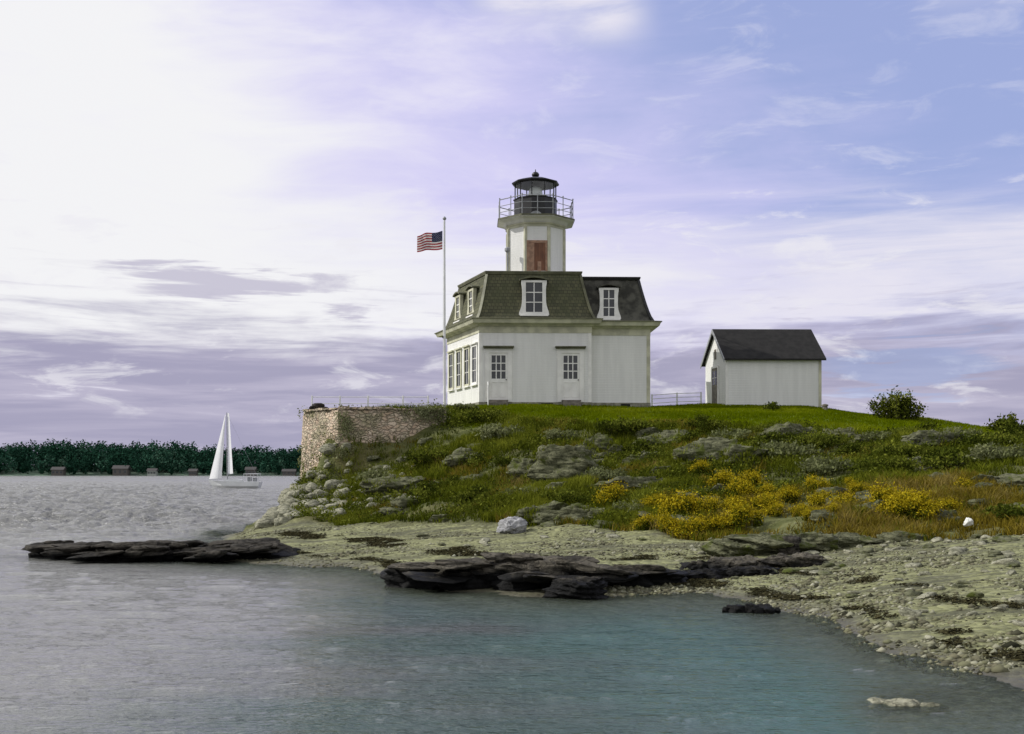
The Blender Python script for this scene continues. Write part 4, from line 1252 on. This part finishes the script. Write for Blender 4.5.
for sg in (1, -1):
    a0 = R0; a1 = R1_
    p0 = R0 + bd * sg * (half + ov); p1 = R1_ + bd * sg * (half + ov); zl = zr - sl * (half + ov)
    t_ = .09
    mb.hexa([(p0.x, p0.y, zl), (p1.x, p1.y, zl), (a1.x, a1.y, zr), (a0.x, a0.y, zr), (p0.x, p0.y, zl + t_), (p1.x, p1.y, zl + t_), (a1.x, a1.y, zr + t_), (a0.x, a0.y, zr + t_)])
sr = mb.build('roof', M['darkroof'], sh)
mb = MB()
for sg in (1, -1):
    p0 = R0 + bd * sg * (half + ov); zl = zr - sl * (half + ov); o_ = -se * .03
    mb.hexa([(p0.x + o_.x, p0.y + o_.y, zl - .1), (p0.x, p0.y, zl - .1), (R0.x, R0.y, zr - .1), (R0.x + o_.x, R0.y + o_.y, zr - .1), (p0.x + o_.x, p0.y + o_.y, zl + .085), (p0.x, p0.y, zl + .085), (R0.x, R0.y, zr + .085), (R0.x + o_.x, R0.y + o_.y, zr + .085)])
mb.build('barge_board', M['grey_iron'], sr)
SFr = Frame(sf0, sf1); SL = Frame(sb0, sf0)
mb = MB(); mb.fbox(SFr, SFr.L - .12, SFr.L + .02, -.02, .025, zs - .1, ze - .02); mb.build('corner_board', M['cream'], sh)
mb = MB(); mb.fbox(SFr, -.02, .12, -.02, .025, zs - .1, ze - .02); mb.build('corner_board', M['trim'], sh)
mb = MB(); mb.fbox(SFr, .12, SFr.L - .12, .0, .022, ze - .2, ze - .02); mb.build('frieze', M['trim'], sh)
uc = SL.L / 2
mb = MB(); mb.fbox(SL, uc - .4, uc + .4, .0, .04, zs + .1, zs + 1.95); sd = mb.build('door', M['wood'], sh)
mb = MB(); ring_frame(mb, SL, uc - .4, uc + .4, zs + .1, zs + 1.95, .1, .0, .06); mb.build('door_frame', M['trim'], sd)
panes(SL, uc - .28, uc + .28, zs + 1.1, zs + 1.8, .05, 2, 2, sd)
mb = MB(); mb.fbox(SL, uc - .12, uc + .12, .0, .03, zs + 2.4, zs + 2.9); mb.build('gable_vent', M['wood'], sh)
q = at(825, 0, 52); x_, y_ = q.x, q.y; zq = hz(x_, y_)
mb = MB(); mb.lathe((x_, y_), [(.13, zq - .2), (.12, zq + .2), (.16, zq + .22), (.16, zq + .28), (.05, zq + .32)], 8)
tag(mb.build('short_post', M['wood'], origin=(x_, y_, zq)), 'stubby dark post by the right corner of the shed', 'post')

# ------------------------------------------------------------------ flagpole and flag
q = gpt(444.5, 50.0); ztop = zf(218, 50)
fp = thing('flagpole', q, 'tall thin white flagpole at the left of the house', 'flagpole')
mb = MB(); mb.tube((q[0], q[1], q[2] - .3), (q[0], q[1], ztop - .1), .065, .04, 10); mb.build('pole', M['white_metal'], fp)
mb = MB(); mb.lathe((q[0], q[1]), [(.02, ztop - .12), (.085, ztop - .05), (.085, ztop + .0), (.02, ztop + .07)], 10); mb.build('finial', M['grey_iron'], fp, smooth=True)
mb = MB(); mb.lathe((q[0], q[1]), [(.16, q[2] - .1), (.16, q[2] + .06), (.09, q[2] + .16)], 10); mb.build('base', M['grey_iron'], fp)
mb = MB(); mb.tube((q[0] - .075, q[1] - .04, q[2] + 1.1), (q[0] - .055, q[1] - .03, ztop - .16), .006, n=5); mb.build('halyard', M['white_metal'], fp)
mb = MB(); mb.box(q[0] - .1, q[0] - .055, q[1] - .05, q[1] + .02, zf(337, 50) - .05, zf(337, 50) + .05); mb.build('cleat', M['black'], fp)
NU, NV = 60, 52
ftop = zf(231.5, 50); FH = .84; FWd = 1.42


def flag_pt(u, v, off=0.0):           # u from the hoist to the fly, v from top to bottom
    s = u / FWd
    x = q[0] - .09 - u * .80 + .03 * math.sin(9 * s)
    y = q[1] - .05 + .13 * s ** .6 * math.sin(2.2 * math.pi * s * 1.25 + .9 * v) - u * .25
    z = ftop - v * (1 - .12 * s) - .27 * s ** 1.3 + .025 * math.sin(8 * s + 2)
    return (x, y + off, z)


vs = []; fs = []; mi = []
for i in range(NU + 1):
    for j in range(NV + 1):
        vs.append(flag_pt(FWd * i / NU, FH * j / NV))
for i in range(NU):
    for j in range(NV):
        a = i * (NV + 1) + j; fs.append((a, a + 1, a + NV + 2, a + NV + 1))
        st = int(j / NV * 13)
        mi.append(2 if (i < NU * .4 and st < 7) else (0 if st % 2 == 0 else 1))
for r in range(9):
    for c in range(6 if r % 2 == 0 else 5):
        uu = FWd * .4 * ((c * 2 + 1 + (r % 2)) / 12); vv = FH * 7 / 13 * ((r + 1) / 10)
        for off in (-.004, .004):
            n0 = len(vs)
            for k in range(10):
                rr_ = .02 if k % 2 == 0 else .008
                an_ = math.pi / 2 + k * math.pi / 5
                vs.append(flag_pt(uu + rr_ * math.cos(an_), vv - rr_ * math.sin(an_), off))
            fs.append(tuple(range(n0, n0 + 10))); mi.append(1)
fo = np_mesh('flag', np.array(vs), fs, [M['red'], M['white_cloth'], M['navy']], origin=(q[0] - .09, q[1] - .05, ftop - FH), matidx=mi)
tag(fo, 'striped flag with starry dark blue corner flying from the flagpole', 'flag')

# ------------------------------------------------------------------ sailboat
SY = S(488.5); sx = lambda px: (px - CX) * SY / F; sz_ = lambda py: zf(py, SY)
bx0, bx1 = sx(208.5), sx(261)
sb = thing('sailboat', ((bx0 + bx1) / 2, SY, 0), 'white sailboat under two sails heading left past the island', 'sailboat')
Lb = bx1 - bx0; ang = math.radians(0)


def hullp(t, sgn, lev):         # t 0 bow .. 1 stern
    bw = 1.25 * (math.sin(math.pi * min(1, .08 + t * .62)) ** .8) * (1 if lev > .3 else .55)
    rake = (1 - lev) * (.9 * (1 - t) ** 3 - .3 * t ** 4) * 1.0
    return (bx0 + t * Lb + rake, SY + sgn * bw * (0.02 + (1 - .02) * min(1, t * 4) ** .7), -.25 + lev * (1.2 + .25 * (1 - t) ** 2))


rs = []
for i in range(21):
    t = i / 20
    rs.append([hullp(t, -1, 1), hullp(t, -1, .5), hullp(t, -1, 0), hullp(t, 1, 0), hullp(t, 1, .5), hullp(t, 1, 1)])
mb = MB(); mb.rings(rs); mb.build('hull', M['hull'], sb, smooth=False)
mb = MB()
rs = []
for i in range(9):
    t = .3 + .36 * i / 8; w_ = .62 * math.sin(math.pi * (.2 + .6 * i / 8)); hh = .36 * math.sin(math.pi * (.12 + .76 * i / 8)) ** .5
    x_ = bx0 + t * Lb; rs.append([(x_, SY - w_, .9), (x_, SY - w_ * .85, 1.0 + hh), (x_, SY + w_ * .85, 1.0 + hh), (x_, SY + w_, .9)])
mb.rings(rs); mb.build('cabin', M['hull'], sb)
xm = sx(227.5); ztm = sz_(412.5)
mb = MB(); mb.tube((xm, SY, .9), (xm - .1, SY, ztm), .09, .05, 8); mb.build('mast', M['grey_iron'], sb)
mb = MB(); mb.tube((xm + .08, SY, 2.0), (xm + 1.45, SY - 2.6, 2.1), .06, n=8); mb.build('boom', M['grey_iron'], sb)
def sail(c0, c1, top, belly, name, nrow=14, ncol=8, lean=(0, 0)):
    vs = []; fs = []
    c0, c1, top = Vector(c0), Vector(c1), Vector(top)
    for i in range(nrow + 1):
        v = i / nrow
        a = c0.lerp(top, v); b = c1.lerp(top + Vector((lean[0], lean[1], 0)), v)
        for j in range(ncol + 1):
            u = j / ncol
            p = a.lerp(b, u); bl = belly * math.sin(math.pi * u) * (1 - v * .6)
            vs.append((p.x + bl * .4, p.y - bl, p.z))
    for i in range(nrow):
        for j in range(ncol):
            k = i * (ncol + 1) + j; fs.append((k, k + 1, k + ncol + 2, k + ncol + 1))
    o = np_mesh(name, np.array(vs), fs, M['sail'], sb, smooth=True); return o


sail((bx0 + .1, SY, 1.35), (sx(223.5), SY - 1.0, 1.5), (sx(225.2), SY - .02, sz_(415)), .55, 'jib', lean=(.06, 0))
sail((xm + .1, SY - .05, 2.1), (sx(237.5), SY - 2.5, 2.1), (xm + .0, SY - .03, sz_(413)), .2, 'mainsail', lean=(.3, -.2))
mb = MB()
for p in ((bx0 + .1, SY, 1.2), (bx1 - .2, SY, 1.0)):
    mb.tube(p, (xm - .1, SY, ztm - .05), .012, n=4)
mb.build('stay', M['grey_iron'], sb)
mb = MB(); rs = []
for i in range(7):
    t = i / 6; x_ = sx(245) + t * (sx(259.5) - sx(245)); rs.append([(x_, SY - .95, 2.02), (x_, SY - .9, 2.1 + .03 * math.sin(3 * t)), (x_, SY + .9, 2.1 + .03 * math.sin(3 * t)), (x_, SY + .95, 2.02)])
mb.rings(rs)
for px in (245.3, 252, 259):
    for s in (-.92, .92): mb.tube((sx(px), SY + s, .9), (sx(px), SY + s, 2.04), .03, n=6)
mb.build('cockpit_canopy', M['hull'], sb)
mb = MB(); mb.box(sx(248), sx(251), SY - .4, SY + .4, 1.0, 1.6); mb.box(sx(253.5), sx(256.5), SY - .4, SY + .4, 1.0, 1.5); mb.build('cockpit_cover', M['canvas'], sb)

# ------------------------------------------------------------------ far shore
FY = 620.0
xs = np.linspace(-900, 700, 160); ys = np.linspace(0, 140, 12)
XX, YY = np.meshgrid(xs, ys)
ZZ = np.clip(YY / 12, 0, 1) * 1.2 - .6 + np.clip((YY - 8) / 70, 0, 1) * 6 + fbm(p3(XX.ravel() * .012, YY.ravel() * .02), 3, 5).reshape(XX.shape) * 1.2 * np.clip(YY / 20, 0, 1)
shore = fbm(p3(xs * .01, xs * 0), 3, 44) * 10
n0 = len(xs); idx = (np.arange(len(ys) - 1)[:, None] * n0 + np.arange(n0 - 1)[None, :]).ravel()
o = np_mesh('far_shore', np.stack([XX.ravel(), (YY + shore[None, :]).ravel() + FY, ZZ.ravel()], 1), np.stack([idx, idx + 1, idx + n0 + 1, idx + n0], 1), M['far_ground'], smooth=True)
tag(o, 'low green land across the water', 'shore', kind='structure')
nt = 3400
tx = RNG.uniform(-640, 400, nt); td_ = RNG.uniform(6, 70, nt) ** 1.0; ty = FY + td_ + np.interp(tx, xs, shore)
tz = np.interp(td_, [0, 12, 78], [0, 1, 6]); th_ = RNG.uniform(11.5, 16.0, nt) * (1 + .34 * fbm(p3(tx * .018, ty * .0), 5, 90)); th_ = np.where(td_ < 22, th_ * RNG.uniform(.3, .85, nt), th_)
per = 90
dirs = RNG.normal(size=(nt, per, 3)); dirs /= np.linalg.norm(dirs, axis=2)[..., None]
rad = RNG.uniform(.55, 1, (nt, per, 1))
con = np.clip(RNG.random(nt) * 1.4 - .4, 0, 1)
loc = dirs * rad * np.stack([th_ * .27, th_ * .27, th_ * .5], 1)[:, None, :]
loc[..., 2] += (tz + th_ * .52)[:, None]; loc[..., 0] += tx[:, None]; loc[..., 1] += ty[:, None]
tt_ = np.clip(RNG.beta(1.1, 2.4, nt)[:, None] + RNG.normal(0, .1, (nt, per)), 0, 1).ravel()
V, Fq, tt = leaves(loc.reshape(-1, 3), 0.85, tt_)
o = np_mesh('far_wood', V, Fq, M['farleaf'], attr={'tint': tt}); tag(o, 'dark green wood along the far shore', 'wood', kind='stuff')


def far_house(px, w, d, h, wallm, label):
    x_ = (px - CX) * (FY + 4) / F; y_ = FY + 2 + float(np.interp(x_, xs, shore)); z_ = .3
    r = thing('house', (x_, y_, z_), label, 'house')
    m_ = MB(); w *= .6; d *= .6; h *= .62; m_.box(x_ - w / 2, x_ + w / 2, y_, y_ + d, z_ - 1, z_ + h); m_.build('wall', wallm, r)
    m_ = MB(); m_.rings([[(xx, y_ - .5, z_ + h), (xx, y_ + d + .5, z_ + h), (xx, y_ + d / 2, z_ + h + d * .4)] for xx in (x_ - w / 2 - .5, x_ + w / 2 + .5)]); m_.build('roof', M['far_roof'], r)
    m_ = MB()
    for k in range(3):
        xx = x_ - w / 2 + w * (k + .5) / 3; m_.box(xx - .6, xx + .6, y_ - .06, y_ - .01, z_ + h * .35, z_ + h * .75)
    m_.build('window', M['glass'], r)


far_house(55, 11, 7, 5, M['far_wall'], 'brown house at the left end of the far shore')
far_house(118, 14, 8, 6, M['far_wall'], 'brown house on the far shore midway to the sailboat')
far_house(150, 8, 6, 4, M['far_pale'], 'pale house on the far shore right of the middle brown one')
far_house(191, 7, 6, 3.6, M['far_wall'], 'brown house on the far shore just left of the sailboat')
far_house(249, 9, 7, 5, M['far_wall'], 'brown house on the far shore behind the stern of the sailboat')
far_house(288, 12, 6, 3.4, M['far_wall'], 'brown house on the far shore next to the sea wall')

# ------------------------------------------------------------------ world, sun, camera
SUN = Vector((-.80, .07, .62)).normalized()
el = math.asin(SUN.z); azm = math.atan2(SUN.x, SUN.y)
w = bpy.data.worlds.new('World'); scene.world = w; w.use_nodes = True
t = NT(w.node_tree); bg = t.n['Background']
sky = t.new('ShaderNodeTexSky', sky_type='NISHITA'); sky.sun_disc = False; sky.sun_elevation = el; sky.sun_rotation = azm
sky.air_density = 1.0; sky.dust_density = 1.0; sky.ozone_density = 1.5
STR = .1
g = t.new('ShaderNodeTexCoord').outputs['Generated']
sp = t.new('ShaderNodeSeparateXYZ'); t.l.new(g, sp.inputs[0])
gxx, gyy, gzz = sp.outputs
E = t.math('MULTIPLY', t.math('ARCSINE', gzz), 180 / math.pi)              # elevation in degrees
AZ = t.math('MULTIPLY', t.math('ARCTAN2', gxx, gyy), 180 / math.pi)        # azimuth from the view direction north
cv = t.new('ShaderNodeCombineXYZ'); t.l.new(t.math('MULTIPLY', AZ, .05), cv.inputs[0]); t.l.new(t.math('MULTIPLY', E, .17), cv.inputs[1])
cv2 = t.new('ShaderNodeCombineXYZ'); t.l.new(t.math('MULTIPLY', AZ, .035), cv2.inputs[0]); t.l.new(t.math('MULTIPLY', E, .4), cv2.inputs[1])
nA = t.noise(cv.outputs[0], 1.6, 7, .58, .5); nB = t.noise(cv2.outputs[0], 2.2, 7, .6, .4); nC = t.noise(cv.outputs[0], .8, 4, .5)
cA = t.math('SUBTRACT', nA, .5); cB = t.math('SUBTRACT', nB, .5); cC = t.math('SUBTRACT', nC, .5)
Ew = t.math('ADD', E, t.math('MULTIPLY', cB, 7.0)); Aw = t.math('ADD', AZ, t.math('MULTIPLY', cA, 26.0))
K = 1 / STR
col = lambda r, g_, b: (r * K, g_ * K, b * K, 1)
blue = t.mix(.75, sky.outputs[0], col(.40, .47, .82))
lav = col(.66, .63, .92); white = col(.90, .90, .92); grey = col(.385, .37, .51); grey2 = col(.49, .465, .60); pale = col(.80, .78, .88)
# thin lavender veil, stronger to the left and lower down
veil = t.ramp(t.math('ADD', t.math('MULTIPLY', Aw, -.05), t.math('MULTIPLY', Ew, -.07)), -2.3, -.75)
c = t.mix(veil, blue, lav)
# the white mass on the left
wl_ = t.ramp(t.math('ADD', Aw, t.math('MULTIPLY', Ew, .42)), -10.5, 7.0, 1, 0)
c = t.mix(wl_, c, white)
# white belt above the grey banks
belt = t.math('MULTIPLY', t.ramp(Ew, 5.5, 8.0), t.ramp(Ew, 9.5, 14.5, 1, 0))
belt = t.math('MULTIPLY', belt, t.ramp(nA, .34, .6, .5, .97))
c = t.mix(belt, c, t.mix(t.ramp(AZ, -2, 16), white, pale))
# puffs near the top
top = t.math('MULTIPLY', t.ramp(E, 20.5, 22.5), t.math('MAXIMUM', t.math('MULTIPLY', t.ramp(AZ, -3, 0), t.ramp(AZ, 5, 8, 1, 0)), t.ramp(AZ, 19.5, 22)))
c = t.mix(t.math('MULTIPLY', top, t.ramp(nA, .4, .6, .3, 1)), c, pale)
# grey-lavender bank above the horizon with streaks
bk = t.ramp(t.math('ADD', Ew, t.math('MULTIPLY', cA, 5.0)), 5.2, 8.2, 1, 0)
streak = t.ramp(nB, .42, .62)
c = t.mix(bk, c, t.mix(streak, grey, grey2))
c = t.mix(t.math('MULTIPLY', t.math('MULTIPLY', t.ramp(nB, .60, .72), t.ramp(E, 1, 4)), t.ramp(E, 6.5, 9, 1, 0)), c, pale)
nD = t.noise(cv.outputs[0], 4.2, 9, .62, .6); nE = t.noise(cv2.outputs[0], 5.0, 8, .62, .5)
mid = t.math('MULTIPLY', t.ramp(Ew, 2.0, 4.5), t.ramp(Ew, 11, 16, 1, 0))
c = t.mix(t.math('MULTIPLY', mid, t.ramp(nD, .53, .66, 0, .6)), c, col(.84, .83, .88))
c = t.mix(t.math('MULTIPLY', t.math('MULTIPLY', mid, t.ramp(nE, .54, .68, 0, .55)), t.ramp(E, 12, 6)), c, grey2)
c = t.mix(t.math('MULTIPLY', t.ramp(nD, .5, .7, 0, .25), t.ramp(E, 10, 14)), c, col(.86, .85, .93))
# grey lens cloud on the left
q1 = t.math('DIVIDE', t.math('ADD', Aw, 13.5), 6.0); q2 = t.math('DIVIDE', t.math('SUBTRACT', Ew, 9.2), .9)
lensd = t.math('ADD', t.math('MULTIPLY', q1, q1), t.math('MULTIPLY', q2, q2))
c = t.mix(t.ramp(lensd, .3, 1.4, .75, 0), c, grey2)
# blue gap low on the right
q1 = t.math('DIVIDE', t.math('SUBTRACT', AZ, 20), 5.0); q2 = t.math('DIVIDE', t.math('SUBTRACT', Ew, 5.2), .8)
lensd = t.math('ADD', t.math('MULTIPLY', q1, q1), t.math('MULTIPLY', q2, q2))
c = t.mix(t.ramp(lensd, .3, 1.4, .55, 0), c, col(.33, .42, .68))
c = t.mix(t.ramp(gyy, -.15, .35, 1, 0), c, t.mix(t.ramp(nA, .38, .6), col(.60, .62, .70), col(.88, .88, .88)))
c = t.mix(t.ramp(E, -3, 0, 1, 0), c, col(.2, .22, .24))
t.l.new(c, bg.inputs[0]); bg.inputs[1].default_value = STR

ld = bpy.data.lights.new('sun', 'SUN'); ld.energy = 3.6; ld.angle = math.radians(.53); ld.color = (1, .97, .91)
lo = bpy.data.objects.new('sun', ld); COL.objects.link(lo); lo.location = (-30, 10, 40); lo.rotation_euler = SUN.to_track_quat('Z', 'Y').to_euler()

cd = bpy.data.cameras.new('camera'); cam = bpy.data.objects.new('camera', cd); COL.objects.link(cam)
cam.location = (0, 0, EYE); cam.rotation_euler = (math.pi / 2, 0, 0)
cd.sensor_width = 36; cd.lens = 36 * F / 1024; cd.shift_y = (HZ - 367) / 1024; cd.clip_start = .1; cd.clip_end = 60000
scene.camera = cam
scene.render.resolution_x = 1024; scene.render.resolution_y = 734
vs_ = scene.view_settings
vs_.view_transform = 'Standard'; vs_.look = 'None'; vs_.exposure = 0; vs_.gamma = 1; vs_.use_curve_mapping = False
